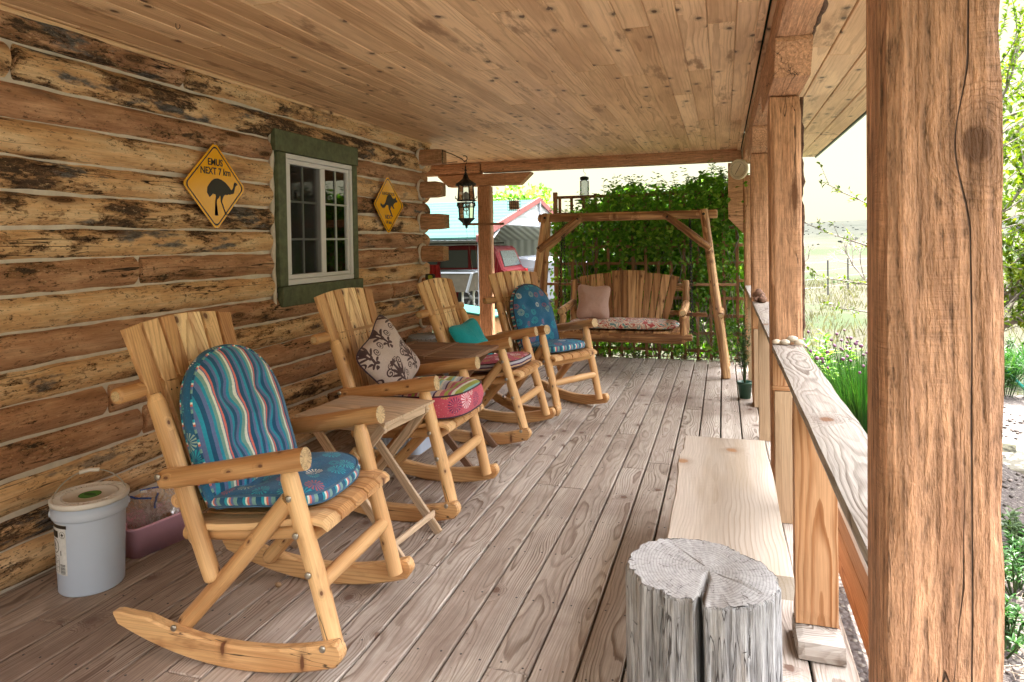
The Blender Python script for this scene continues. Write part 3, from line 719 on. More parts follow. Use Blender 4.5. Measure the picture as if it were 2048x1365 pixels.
# thin bright veil of cloud over the blue
cg = wt.nodes.new('ShaderNodeTexCoord'); cn = wt.nodes.new('ShaderNodeTexNoise'); cn.inputs['Scale'].default_value = 1.6; cn.inputs['Detail'].default_value = 5
mp = wt.nodes.new('ShaderNodeMapping'); mp.inputs['Scale'].default_value = (1, 1, 3)
wt.links.new(cg.outputs['Generated'], mp.inputs[0]); wt.links.new(mp.outputs[0], cn.inputs['Vector'])
cm_ = wt.nodes.new('ShaderNodeMix'); cm_.data_type = 'RGBA'; cm_.inputs[0].default_value = .72
wt.links.new(sk.outputs[0], cm_.inputs[6])
cr_ = wt.nodes.new('ShaderNodeValToRGB'); cr_.color_ramp.elements[0].color = (8.0, 7.9, 7.6, 1); cr_.color_ramp.elements[1].color = (9.6, 9.5, 9.3, 1)
wt.links.new(cn.outputs['Fac'], cr_.inputs[0]); wt.links.new(cr_.outputs[0], cm_.inputs[7])
# dusty cream band low over the horizon, unseen upper sky boosted to light the porch
sp_ = wt.nodes.new('ShaderNodeSeparateXYZ'); wt.links.new(cg.outputs['Generated'], sp_.inputs[0])
er_ = wt.nodes.new('ShaderNodeValToRGB'); E_ = er_.color_ramp.elements
E_[0].position = HOR_A; E_[0].color = HOR_C; E_[1].position = HOR_B; E_[1].color = ZEN_C
wt.links.new(sp_.outputs[2], er_.inputs[0])
mu_ = wt.nodes.new('ShaderNodeMix'); mu_.data_type = 'RGBA'; mu_.blend_type = 'MULTIPLY'; mu_.inputs[0].default_value = 1
wt.links.new(cm_.outputs[2], mu_.inputs[6]); wt.links.new(er_.outputs[0], mu_.inputs[7])
wt.links.new(mu_.outputs[2], bg.inputs[0]); bg.inputs[1].default_value = .13
wt.links.new(bg.outputs[0], wo.inputs[0])
S.view_settings.view_transform = 'Standard'; S.view_settings.look = 'None'; S.view_settings.exposure = 3.78; S.view_settings.gamma = 1.0
S.cycles.max_bounces = 10; S.cycles.diffuse_bounces = 6; S.cycles.transparent_max_bounces = 24; S.cycles.glossy_bounces = 4
S.cycles.use_denoising = True; S.cycles.sample_clamp_indirect = 6.0

# ------------------------------------------------------------------ terrain
def gz(x, y):
    d = sqrt(x * x + y * y)
    t = min(1, max(0, (d - 110) / 600)); t = t * t * (3 - 2 * t)
    z = -.35 + t * 17 * (.8 + .35 * mnoise.noise(V((x * .004, y * .004, 3))))
    t2 = min(1, max(0, (d - 12) / 40)); z += t2 * .9 * mnoise.noise(V((x * .03, y * .03, 0)))
    b = ((x - 1.35) / .8) ** 2 + ((y - 6.3) / 2.2) ** 2
    if b < 1: z += .18 * (1 - b)
    return z
def ground_mat():
    m = NT('dry_grass_ground'); P = m.attr('wc')
    a = m.noise(P, .09, 4., .6); b = m.noise(P, .9, 5., .65); c = m.noise(P, 14., 4., .7)
    dry = m.ramp(m.M('MULTIPLY_ADD', c, .5, m.M('MULTIPLY', b, .5)), [(.3, (.025, .024, .015)), (.5, (.046, .043, .029)), (.68, (.078, .073, .051))])
    grn = m.ramp(c, [(.3, (.014, .028, .008)), (.7, (.026, .048, .014))])
    x, y, z = m.sep(P)
    rad = m.VM('LENGTH', P)
    band = m.M('MULTIPLY', m.ss(rad, 45., 60.), m.ss(rad, 130., 90.))
    g = m.M('MAXIMUM', m.M('MULTIPLY', m.ss(m.M('MULTIPLY_ADD', a, .6, m.M('MULTIPLY', b, .4)), .47, .58), .75), m.M('MULTIPLY', band, .8))
    col = m.mix(g, dry, grn)
    sh = m.noise(P, .035, 5., .7); spk = m.noise(P, .22, 3., .7)
    far = m.ss(rad, 130., 320.)
    fc = m.mix(m.ss(m.M('MULTIPLY_ADD', spk, .5, m.M('MULTIPLY', sh, .5)), .46, .56), (.026, .028, .021), (.014, .0175, .012))
    col = m.mix(far, col, fc)
    m.bsdf(col, .95, m.bump(c, .6, .05), spec=.1); return m.done()
mb = MB(); NA, vs, fs = 144, [(0, 0, gz(0, 0))], []
rads = [.5 * 1.17 ** i for i in range(54)]
for r in rads:
    for k in range(NA):
        a = 2 * pi * k / NA; x, y = r * sin(a), r * cos(a); vs.append((x, y, gz(x, y)))
for k in range(NA): fs.append((0, 1 + (k + 1) % NA, 1 + k))
for i in range(len(rads) - 1):
    for k in range(NA):
        k2 = (k + 1) % NA; b = 1 + i * NA
        fs.append((b + k, b + k2, b + NA + k2, b + NA + k))
mb.add(vs, fs, None, .5, 0, True)
tag(mb.build('ground', ground_mat()), kind='structure')
# gravel walk on the right of the porch
def gravel_mat():
    m = NT('gravel'); P = m.attr('wc')
    vo = m.vor(P, 38.); e = vo['Distance']
    col = m.ramp(m.sep(vo['Color'])[0], [(0., (.03, .022, .02)), (.35, (.068, .051, .046)), (.65, (.10, .08, .07)), (1., (.16, .14, .115))])
    col = m.mix(m.ss(e, .35, .62), col, (.06, .045, .04))
    m.bsdf(col, .85, m.bump(m.M('SUBTRACT', 1., e), .9, .02)); return m.done()
mb = MB(); vs, fs = [], []
NX, NY = 16, 30
for j in range(NY + 1):
    for i in range(NX + 1):
        x = .42 + 3.4 * i / NX; y = -1 + 9.6 * j / NY
        vs.append((x, y, gz(x, y) + .012))
for j in range(NY):
    for i in range(NX):
        b = j * (NX + 1) + i; fs.append((b, b + 1, b + NX + 2, b + NX + 1))
mb.add(vs, fs, None, .5, 0, True)
tag(mb.build('gravel_path', gravel_mat()), kind='structure')
mb = MB()
for k in range(1500):
    y = U(1.2, 8.0); x = U(.9, 2.9); r = U(.008, .02)
    lathe(mb, [(r * .3, -.4 * r), (r, 0), (r * .75, .45 * r), (r * .2, .6 * r)], (x, y, gz(x, y) + .014 + .2 * r), 6, rnd=U(0, 1), sx=U(.7, 1.3), sy=U(.7, 1.3))
tag(mb.build('gravel', plain('gravel_stone', (.092, .072, .063), .8, nsc=30., namt=.3, rndvar=.7)), kind='stuff')

# ------------------------------------------------------------------ deck
mb = MB()
BW = .1455; x = .405; DK = []
while x > -4.7:
    y0 = -1.6 if x > -2.83 else 6.25
    ys = [y0]; y = y0 + U(.6, 3.6)
    while y < 7.6:
        ys.append(y); y += U(2.4, 4.2)
    ys.append(8.16)
    for a, b in zip(ys, ys[1:]):
        cx = x - BW / 2 + U(-.0008, .0008)
        box(mb, (cx, (a + b) / 2, -.019 + U(-.0012, .0006)), b - a - .004, BW - .0095, .038, (0, 1, 0), ch=.0045)
    x -= BW
for k in range(24):   # nail heads over the joists
    yy = .1 + k * .406
    x = .405
    while x > -2.7:
        for dx in (.035, .108):
            lathe(mb, [(.0042, 0), (.0042, .0006)], (x - dx + U(-.008, .008), yy + U(-.012, .012), -.0004), 6, mi=1, smooth=False)
        x -= BW
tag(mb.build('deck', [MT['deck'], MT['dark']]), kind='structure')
mb = MB()
box(mb, (.385, 3.3, -.19), 9.8, .035, .29, (0, 1, 0)); box(mb, (-2.0, 8.13, -.19), 5.2, .035, .29, (1, 0, 0))
tag(mb.build('deck_skirt', MT['rough']), kind='structure')

# ------------------------------------------------------------------ log house
house = empty('log_house', 'log cabin of peeled logs with pale chinking and a green trimmed window', 'log cabin', loc=(-2.8, 6.2, 0))
ZB = [.008, .165, .305, .452, .602, .753, .904, 1.055, 1.207, 1.355, 1.493, 1.643, 1.790, 1.950, 2.095, 2.262, 2.43]
def pick(red, bark):
    while True:
        q = U(0.02, .98); a = (q * 7.31) % 1; b = (q * 23.7) % 1
        if (a > .65 if red else a < .4) and abs(b - bark) < .12: return q
KIND = [(0, .3), (0, .85), (0, .5), (1, .3), (1, .1), (0, .7), (1, .15), (0, .35), (1, .1), (0, .75), (0, .98), (0, .8), (0, .35), (1, .35), (0, .95), (1, .9)]
SPL = {8: [2.72], 14: [2.10], 15: [3.05], 4: [2.52], 3: [2.72], 2: [5.3], 6: [5.45], 1: [4.4]}
for i in range(16):
    z0, z1 = ZB[i], ZB[i + 1]; zc = (z0 + z1) / 2; hz = (z1 - z0) / 2
    cuts = [-.8] + SPL.get(i, []) + [6.27 + U(-.03, .05)]
    spans = []
    for a, b in zip(cuts, cuts[1:]):
        a2, b2 = a + (.007 if a > 0 else 0), b - (.007 if b < 6.2 else 0)
        if z1 > 1.07 and z0 < 2.06 and a2 < 4.80 and b2 > 3.80:
            if a2 < 3.75: spans.append((a2, 3.79))
            if b2 > 4.84: spans.append((4.805, b2))
        else: spans.append((a2, b2))
    for (a, b) in spans:
        red, bark = KIND[i]
        if a > 2 and R.random() < .4: red, bark = R.choice((0, 1)), U(.2, .9)
        n = max(3, int((b - a) / .05)); pts, rr = [], []
        for k in range(n + 1):
            y = a + (b - a) * k / n
            pts.append((-2.862 + .010 * mnoise.noise(V((y * .9, i * 7.1, 1))), y, zc + .011 * mnoise.noise(V((y * .8, i * 3.3, 5)))))
            rr.append((hz + .021) * (1 + .06 * mnoise.noise(V((y * .6, i * 1.7, 9)))))
        rr = [(r * .80 + .006) * (1 + .035 * mnoise.noise(V((a + (b - a) * k / n, i * 5.3, 2)) * 3.1) + .012 * mnoise.noise(V((k * .9, i * 2.2, 6)))) for k, r in enumerate(rr)]
        mb = MB(); tube(mb, pts, rr, 26, True, 0, pick(red, bark), wob=.075, sq=1.0, fs=7., capmi=1, round0=.014 if a > 0 else 0, round1=.05 if b > 6 else .014)
        mb.build('log', [MT['log'], MT['log_end']], house)
# chinking: one uneven mortar sheet recessed between the logs, left open at the window
mb = MB(); vs, fs = [], []; ny, nz = 150, 200
for j in range(nz + 1):
    for i in range(ny + 1):
        y = -.8 + 6.95 * i / ny; z = 2.44 * j / nz
        vs.append((-2.816 + .005 * mnoise.noise(V((y * 2, z * 3, 2))) + .003 * mnoise.noise(V((y * 14, z * 14, 2))), y, z))
for j in range(nz):
    for i in range(ny):
        y = -.8 + 6.95 * (i + .5) / ny; z = 2.44 * (j + .5) / nz
        if 3.84 < y < 4.78 and 1.08 < z < 2.06: continue
        b = j * (ny + 1) + i; fs.append((b, b + 1, b + ny + 2, b + ny + 1))
mb.add(vs, fs, None, .5, 0, True)
for yy in (3.785, 4.812):   # mortar bead up the window trim
    pts = [(-2.797 + .006 * mnoise.noise(V((z * 5, yy, 0))), yy + .008 * mnoise.noise(V((z * 6, yy, 4))), z) for z in [.98 + 1.18 * k / 40 for k in range(41)]]
    tube(mb, pts, [.015 + .005 * mnoise.noise(V((k * .3, 2, yy))) for k in range(41)], 8, True)
mb.build('chinking', MT['chink'], house)
for k in range(7):   # squared ends of the cross wall logs, at the corner
    zc = 2.222 - k * .309; mb = MB(); ex = U(-.02, .02)
    slab(mb, (-2.93 + .0, 6.075 + U(-.01, .01), zc), .80 + ex * 2, .15, .155 + U(-.008, .006), (1, 0, 0), n=10, amp=.004, ch=.012, rnd=U(.2, .7), wc=(U(0, 50), 0, 0))
    ob = mb.build('log_end', [MT['rough'], MT['log_end']], house)
    for p in ob.data.polygons:
        if p.normal.x > .9: p.material_index = 1
    mb = MB(); pts = []
    for q in range(24):
        a = 2 * pi * q / 24; pts.append((-2.787, 6.075 + cos(a) * .088, zc + sin(a) * .09))
    tube(mb, pts, .016, 8, closed=True); mb.build('chinking', MT['chink'], house)
# body of the house behind the log wall (room seen through the window)
mb = MB()
def quad(mb, a, b, c, d, mi=0): mb.add([a, b, c, d], [(0, 1, 2, 3)], None, .5, mi)
X0, X1, Y0, Y1, ZT = -5.8, -2.95, 2.6, 5.95, 2.42
quad(mb, (X0, Y0, 0), (X0, Y1, 0), (X0, Y1, ZT), (X0, Y0, ZT)); quad(mb, (X0, Y0, 0), (X1, Y0, 0), (X1, Y0, ZT), (X0, Y0, ZT))
quad(mb, (X0, Y1, 0), (X1, Y1, 0), (X1, Y1, ZT), (X0, Y1, ZT)); quad(mb, (X0, Y0, 0.01), (X1, Y0, 0.01), (X1, Y1, 0.01), (X0, Y1, 0.01)); quad(mb, (X0, Y0, ZT), (X1, Y0, ZT), (X1, Y1, ZT), (X0, Y1, ZT))
quad(mb, (X1, Y0, 0), (X1, 3.8, 0), (X1, 3.8, ZT), (X1, Y0, ZT)); quad(mb, (X1, 4.8, 0), (X1, Y1, 0), (X1, Y1, ZT), (X1, 4.8, ZT))
quad(mb, (X1, 3.8, 0), (X1, 4.8, 0), (X1, 4.8, 1.08), (X1, 3.8, 1.08)); quad(mb, (X1, 3.8, 2.06), (X1, 4.8, 2.06), (X1, 4.8, ZT), (X1, 3.8, ZT))
mb.build('room', MT['interior'], house)
mb = MB(); box(mb, (-6.0, 6.15, 1.2), 6.1, .12, 2.44); box(mb, (-9, 2.7, 1.2), 7.0, .12, 2.44, (0, 1, 0)); box(mb, (-6.0, -.85, 1.2), 6.1, .12, 2.44)
mb.build('outer_wall', MT['log'], house)
# window
win = empty('window', loc=(-2.78, 4.3, 1.57), parent=house)
def wpart(nm, mat, boxes, par=win, ch=.003):
    mb = MB()
    for (x0, x1, y0, y1, z0, z1) in boxes:
        L, W_, T = x1 - x0, y1 - y0, z1 - z0
        if W_ >= T: box(mb, ((x0 + x1) / 2, (y0 + y1) / 2, (z0 + z1) / 2), W_, L, T, (0, 1, 0), ch=ch)
        else: box(mb, ((x0 + x1) / 2, (y0 + y1) / 2, (z0 + z1) / 2), T, L, W_, (0, 0, 1), (0, 1, 0), ch=ch)
    o = mb.build(nm, mat, par); return o
wpart('trim', MT['green'], [(-2.80, -2.752, 3.772, 4.818, 2.016, 2.156), (-2.80, -2.757, 3.80, 3.888, 1.129, 2.013), (-2.80, -2.757, 4.738, 4.806, 1.129, 2.013), (-2.80, -2.752, 3.822, 4.862, .992, 1.126)], ch=.004)
wpart('frame', MT['white'], [(-2.84, -2.762, 3.890, 4.736, 1.978, 2.011), (-2.84, -2.762, 3.890, 4.736, 1.131, 1.168), (-2.84, -2.7625, 3.890, 3.918, 1.169, 1.977), (-2.84, -2.7625, 4.708, 4.736, 1.169, 1.977)])
wpart('sash', MT['white'], [(-2.82, -2.772, 3.919, 4.345, 1.945, 1.976), (-2.82, -2.772, 3.919, 4.345, 1.170, 1.20), (-2.82, -2.7725, 3.919, 3.95, 1.201, 1.944), (-2.82, -2.7725, 4.315, 4.345, 1.201, 1.944)])
wpart('sash', MT['white'], [(-2.815, -2.778, 4.347, 4.707, 1.95, 1.976), (-2.815, -2.778, 4.347, 4.707, 1.170, 1.195), (-2.815, -2.7785, 4.347, 4.38, 1.196, 1.949), (-2.815, -2.7785, 4.685, 4.707, 1.196, 1.949)])
wpart('muntin', MT['muntin'], [(-2.7915, -2.784, 4.381, 4.684, 1.432, 1.446), (-2.7915, -2.784, 4.381, 4.684, 1.69, 1.704), (-2.792, -2.7835, 4.523, 4.537, 1.196, 1.949)], ch=.001)
wpart('muntin', MT['muntin'], [(-2.807, -2.799, 3.95, 4.315, 1.432, 1.446), (-2.807, -2.799, 3.95, 4.315, 1.69, 1.704), (-2.8075, -2.7985, 4.125, 4.139, 1.2, 1.944)], ch=.001)
wpart('pane', MT['glass'], [(-2.796, -2.793, 4.38, 4.685, 1.195, 1.95)], ch=.0005); wpart('pane', MT['glass'], [(-2.812, -2.809, 3.95, 4.315, 1.20, 1.945)], ch=.0005)
mb = MB(); quad(mb, (-2.783, 3.95, 1.2), (-2.783, 4.315, 1.2), (-2.783, 4.315, 1.944), (-2.783, 3.95, 1.944))
o = mb.build('insect_screen', MT['screen'], win)
mb = MB(); vs, fs = [], []
for k in range(41):
    y = 3.86 + .42 * k / 40; x = -3.02 + .03 * sin(k * .9) ; vs += [(x, y, 1.05), (x - .02, y, 2.05)]
for k in range(40): fs.append((2 * k, 2 * k + 2, 2 * k + 3, 2 * k + 1))
mb.add(vs, fs, None, .5, 0, True)
mb.build('curtain', MT['curtain'], win)
# ------------------------------------------------------------------ porch roof
roof = empty('porch_roof', 'knotty pine porch ceiling and eave of the log cabin', 'porch roof', loc=(-1.2, 4, 2.39))
def rp(mb, nm, mat):
    o = mb.build(nm, mat, roof); return o
mb = MB(); x = .196; cw = .128
while x > -5.2:
    ys = [-1.6]; y = -1.6 + U(.5, 3)
    while y < 8.2: ys.append(y); y += U(1.6, 3.6)
    ys.append(8.78)
    for a, b in zip(ys, ys[1:]):
        box(mb, (x - cw / 2, (a + b) / 2, 2.403 + U(-.0008, .0008)), b - a - .0015, cw - .0015, .022, (0, 1, 0), ch=.0055)
    x -= cw
rp(mb, 'ceiling_boards', MT['ceil'])
mb = MB(); x = 1.045; cw = .168
while x > .37:
    ys = [-1.6]; y = -1.6 + U(.5, 3)
    while y < 8.2: ys.append(y); y += U(1.6, 3.6)
    ys.append(8.78)
    for a, b in zip(ys, ys[1:]):
        box(mb, (x - cw / 2, (a + b) / 2, 2.390 - (x - .4) * .05), b - a - .0015, cw - .004, .022, (0, 1, 0), (-.05, 0, -1), ch=.008)
    x -= cw
rp(mb, 'soffit', MT['ceil'])
mb = MB()
box(mb, (.176, 3.5, 2.384), 10.2, .035, .018, (0, 1, 0)); box(mb, (-2.785, 3.0, 2.378), 6.6, .03, .022, (0, 1, 0))
rp(mb, 'ceiling_trim', MT['ceil'])
mb = MB()
box(mb, (1.058, 3.6, 2.40), 10.45, .018, .13, (0, 1, 0)); box(mb, (-2.08, 8.80, 2.40), 6.3, .02, .10, (1, 0, 0))
rp(mb, 'drip_edge', MT['drip'])
mb = MB(); quad(mb, (1.10, -2.0, 2.47), (1.10, 8.86, 2.47), (-6, 8.86, 4.4), (-6, -2.0, 4.4)); quad(mb, (-12, -2.0, 2.5), (-12, 8.86, 2.5), (-6, 8.86, 4.4), (-6, -2.0, 4.4)); quad(mb, (-12, 8.84, 2.46), (1.1, 8.84, 2.46), (-6, 8.84, 4.4), (-6, 8.84, 4.4))
rp(mb, 'roof_sheet', MT['teal_roof'])
# small iron hooks in the ceiling
def hook(name, p, sc, label):
    mb = MB(); pts = [V((0, 0, 0)), V((0, 0, -.02))] + [V((.014 * (1 - cos(a)), 0, -.02 - .0 - .014 * sin(a))) for a in [k * pi / 7 * 1.25 for k in range(1, 8)]]
    tube(mb, [V(p) + q * sc for q in pts], .0022 * sc, 6)
    tag(mb.build(name, MT['black'], loc=p), label, 'hook')
hook('ceiling_hook', (-2.31, 2.475, 2.392), .8, 'small black iron hook screwed into the ceiling above the emu sign')

# ------------------------------------------------------------------ timber frame
def post(x, y, zt, label, mat, w=.150, d=.150, n=24, rnd=.5, wane=0):
    def fn(q, q2):
        if wane and q.y < -w / 2 + .03:
            q2.y += wane * (.5 + .5 * mnoise.noise(V((q.x * 2.2, 3, y)))); q2.z += -(q.z / d) * .0
            if q.y < -w / 2 + .001 and q.z > d * .2: q2.z -= .045 * (.8 + .5 * mnoise.noise(V((q.x * 3, 8, y))))
        return q2
    mb = MB(); slab(mb, (x, y, zt / 2), zt, w, d, (0, 0, 1), (0, -1, 0), n=n, nw=6, nt=5, amp=.0035, fs=9, ch=.008, rnd=rnd, wc=(0, 0, .02) if mat == 'hewn' else (U(0, 50), .01, .02), fn=fn)
    t = empty('timber_post', label, 'post', 'timber posts of the porch', loc=(x, y, 0))
    o = mb.build('shaft', MT[mat], t); return t
def bark_edge(par, p0, p1, w, n=40, outx=.012):
    p0, p1 = V(p0), V(p1); mb = MB(); pts, rr = [], []
    for k in range(n + 1):
        p = p0.lerp(p1, k / n); pts.append(p + V((outx * mnoise.noise(V((k * .7, p.y, p.z))), 0, 0))); rr.append(w * (.55 + .75 * abs(mnoise.noise(V((k * .55, 7, p.y))))))
    tube(mb, pts, rr, 8, True, wob=.5, fs=30)
    o = mb.build('bark_edge', MT['barkstrip'], par)
p1 = post(.300, 1.175, 2.1, 'big rough sawn timber post nearest the viewer with a knot high up', 'hewn', .158, .15, 60, .52, wane=.006)
p2 = post(.296, 3.675, 2.098, 'brown rough timber post standing where pebbles sit on the railing', 'rough', rnd=.55)
p3 = post(.296, 6.06, 2.098, 'brown timber post third along the railing with a tall vertical crack', 'rough', rnd=.6)
p4 = post(.296, 8.08, 2.098, 'brown timber corner post beside the vine with a round dial on it', 'rough', rnd=.45)
p5 = post(-2.837, 8.08, 2.098, 'brown timber post behind the blue cushioned chair carrying an angled corbel', 'rough', .172, .15, rnd=.5)
for p, y in ((p2, 3.66), (p3, 6.05)): bark_edge(p, (.374, y, .9), (.374, y, 2.09), .012)
def corbel(par, c, ax, L=1.18, cut=.15, wdt=.15):
    pr = [(-L / 2 + cut, 0), (L / 2 - cut, 0), (L / 2, .13), (L / 2, .148), (-L / 2, .148), (-L / 2, .13)]
    ax = V(ax); n = ax.cross(V((0, 0, 1)))
    mb = MB(); prism(mb, pr, V(c) - n * wdt / 2, ax, (0, 0, 1), wdt, bev=.004, wc=(U(0, 50), -.07, -.06), rnd=.6)
    o = mb.build('corbel', [MT['rough'], MT['log_end']], par)
    for p in o.data.polygons:
        if abs(p.normal.dot(ax)) > .95: p.material_index = 0
corbel(p2, (.294, 3.675, 2.0985), (0, 1, 0), 1.12, .10); corbel(p3, (.294, 6.06, 2.0985), (0, 1, 0), 1.12, .10); corbel(p1, (.294, 1.175, 2.1005), (0, 1, 0), 1.12, .10)
corbel(p5, (-2.837, 8.08, 2.0985), (1, 0, 0), 1.22, .14, .146)
mb = MB()
slab(mb, (.294, 3.45, 2.318), 9.9, .152, .142, (0, 1, 0), n=60, nw=4, nt=4, amp=.003, ch=.008, rnd=.55, wc=(4, .0, .03))
t = empty('timber_beam', 'long rough timber beam running over the railing posts', 'beam', loc=(.294, 3.45, 2.247))
o = mb.build('beam', MT['rough'], t); bark_edge(t, (.368, 1.9, 2.262), (.368, 8.0, 2.262), .013, 90, .016)
mb = MB(); slab(mb, (-1.33, 8.08, 2.328), 3.08, .15, .140, (1, 0, -.0), n=26, amp=.003, ch=.008, rnd=.5, wc=(9, 0, .03)); slab(mb, (-3.62, 8.08, 2.32), 1.48, .15, .142, (1, 0, 0), n=12, amp=.003, ch=.008, rnd=.66)
tag(mb.build('timber_beam', MT['rough'], loc=(-1.6, 8.08, 2.25)), 'rough timber beam across the far end of the porch above the swing', 'beam')
mb = MB(); prism(mb, [(0, 0), (.16, -.17), (.16, -.02), (.16, .62), (0, .62)][::1], (.06, 8.02, 1.62), (1, 0, 0), (0, 0, 1), -.1, bev=.003, rnd=.35)
o = mb.build('brace', MT['rough'], p4)

# ------------------------------------------------------------------ railing
rl = empty('porch_railing', 'weathered grey porch railing with flat top boards along the open side', 'railing', loc=(.3, 4.6, 0))
def rr_(mb, nm, mat):
    return mb.build(nm, mat, rl)
for (a, b) in ((1.252, 3.598), (3.752, 5.983), (6.137, 8.003)):
    mb = MB(); slab(mb, (.294, (a + b) / 2, .8575), b - a, .142, .039, (0, 1, 0), n=24, nw=4, nt=2, amp=.0012, ch=.004, rnd=.5, wc=(U(0, 40), U(-.02, .02), .035)); rr_(mb, 'top_rail', MT['rail'])
mb = MB(); slab(mb, (-1.31, 8.08, .876), 2.90, .075, .034, (1, 0, 0), n=16, nw=2, nt=2, amp=.002, ch=.003); rr_(mb, 'end_rail', MT['trellis'])
for y, m_, dp in ((2.545, 'fir', .088), (4.99, 'sill', .038), (7.1, 'sill', .05)):
    mb = MB(); z0 = .072 if y < 3 else 0
    slab(mb, (.294, y, (z0 + .837) / 2), .837 - z0, .140, dp, (0, 0, 1), (0, -1, 0), n=16, nw=3, nt=2, amp=.001, ch=.003, wc=(U(0, 30), .012, .03)); rr_(mb, 'support', MT[m_])
mb = MB(); slab(mb, (.296, 2.50, .036), .155, .20, .07, (1, 0, 0), n=6, amp=.002, ch=.005); rr_(mb, 'base_block', MT['rail'])
for y in (3.575, 5.96):
    mb = MB(); slab(mb, (.30, y, .325), .65, .135, .045, (0, 0, 1), (0, -1, 0), n=10, amp=.002, ch=.003); rr_(mb, 'cleat', MT['sill'])
    mb = MB(); box(mb, (.292, y - .0, .662), .14, .04, .022, (1, 0, 0)); box(mb, (.285, y, .755), .162, .12, .042, (0, 0, 1), (0, -1, 0)); rr_(mb, 'spacer', MT['fir'])
# ------------------------------------------------------------------ rocking chairs (local: x forward, y to the far side, z up)
def arc_y(x, z0=0.): return x * x / 2.3 + z0
def make_chair():
    t = empty('rocking_chair')
    for s in (-1, 1):
        n = 14; lo, hi = [], []
        for k in range(n + 1):
            x = -.475 + .825 * k / n; lo.append((x, arc_y(x)))
        for k in range(n + 1):
            x = .350 - .825 * k / n; th = .080 * (1 if x > -.36 else 1 - .55 * (-.36 - x) / .14); hi.append((x, arc_y(x) + th))
        poly = [(-.492, arc_y(-.49) + .02)] + lo + [(.360, arc_y(.36) + .010), (.371, arc_y(.36) + .026), (.374, arc_y(.36) + .042), (.369, arc_y(.36) + .060), (.360, arc_y(.36) + .072)] + hi + [(-.496, arc_y(-.49) + .034)]
        mb = MB(); prism(mb, poly, (0, s * .293 + .022, 0), (1, 0, 0), (0, 0, 1), .044, bev=.007, wc=(U(0, 40), .03, .03), rnd=U(.3, .6)); mb.build('rocker', MT['pine'], t)
        mb = MB(); tube(mb, [(.316, s * .250, .085), (.27, s * .252, .27), (.215, s * .256, .47), (.172, s * .262, .635), (.166, s * .264, .672)], [.030, .031, .0315, .030, .022], 16, wob=.09, fs=4, capmi=1); mb.build('leg', [MT['pine'], MT['pine_end']], t)
        mb = MB(); tube(mb, [(-.125, s * .262, .262), (-.20, s * .262, .47), (-.29, s * .258, .72), (-.345, s * .256, .862), (-.352, s * .256, .89)], [.029, .031, .0315, .030, .020], 16, wob=.09, fs=4, capmi=1, round0=.02); mb.build('rear_post', [MT['pine'], MT['pine_end']], t)
        mb = MB(); tube(mb, [(-.285, s * .308, .614), (-.05, s * .300, .655), (.10, s * .292, .683), (.247, s * .286, .710)], [.033, .035, .036, .037], 18, wob=.07, fs=4, capmi=1, round0=.018); mb.build('arm', [MT['pine'], MT['pine_end']], t)
        mb = MB(); tube(mb, [(-.262, s * .248, .085), (-.05, s * .250, .312), (.165, s * .254, .560)], [.030, .031, .030], 16, wob=.09, fs=4, capmi=1, round0=.03); mb.build('brace', [MT['pine'], MT['pine_end']], t)
        mb = MB(); tube(mb, [(-.27, s * .205, .395), (.0, s * .205, .415), (.235, s * .205, .445)], .026, 12, wob=.05, capmi=1); mb.build('seat_rail', [MT['pine'], MT['pine_end']], t)
        for (bx, bz) in ((.308, .112), (.247, .33), (.205, .455), (.182, .575), (-.245, .115), (-.27, .635)):
            yy = s * (.291 if bz > .3 and bx > 0 else .3165)
            if bx < 0 and bz > .6: yy = s * .345
            mb = MB(); lathe(mb, [(.0105, -.004), (.0115, .001), (.009, .0035), (.004, .0045)], (bx, yy, bz), 12, ax=(0, s, 0)); mb.build('bolt', MT['steel'], t)
    for (a, b, r, nm) in (((.268, -.25, .285), (.268, .25, .285), .027, 'stretcher'), ((.228, -.25, .436), (.228, .25, .436), .026, 'seat_rail'), ((-.205, -.26, .40), (-.205, .26, .40), .03, 'seat_rail'), ((-.402, -.372, .905), (-.402, .372, .905), .031, 'crossbar')):
        a, b = V(a), V(b); mb = MB(); tube(mb, [a, a.lerp(b, .3), a.lerp(b, .7), b], [r * .9, r, r * 1.03, r * .92], 14, wob=.06, capmi=1, round0=.01, round1=.01); mb.build(nm, [MT['pine'], MT['pine_end']], t)
    mb = MB(); prof = [(-.235, .437), (-.12, .440), (0, .452), (.10, .470), (.19, .486), (.245, .490), (.28, .484), (.298, .470)]
    for k in range(5):
        y0 = -.252 + .1012 * k; w = .0965; o = rwc(); vs, wcs, fs = [], [], []
        for (px, pz) in prof:
            for (yy, zz) in ((0, -.010), (.004, .010), (w / 2, .0125), (w - .004, .010), (w, -.010)):
                vs.append((px, y0 + yy, pz + zz)); wcs.append((px + o[0], yy + o[1], zz + o[2]))
        n = len(prof)
        for i in range(n - 1):
            for j in range(5): fs.append((i * 5 + j, (i + 1) * 5 + j, (i + 1) * 5 + (j + 1) % 5, i * 5 + (j + 1) % 5))
        fs += [(0, 1, 2, 3, 4), tuple(range((n - 1) * 5, n * 5))[::-1]]
        mb.add(vs, fs, wcs, U(0, 1), 0, False)
    mb.build('seat', MT['slat'], t)
    mb = MB(); zb, zt = .455, 1.112
    xs = lambda z: -.292 - .322 * (z - .66)
    up = V((-.322, 0, 1)).normalized(); nrm = V((0, -1, 0)); 
    edges_t = [-.297, -.205, -.113, -.036, .036, .113, .205, .297]; edges_b = [-.215, -.148, -.082, -.026, .026, .082, .148, .215]
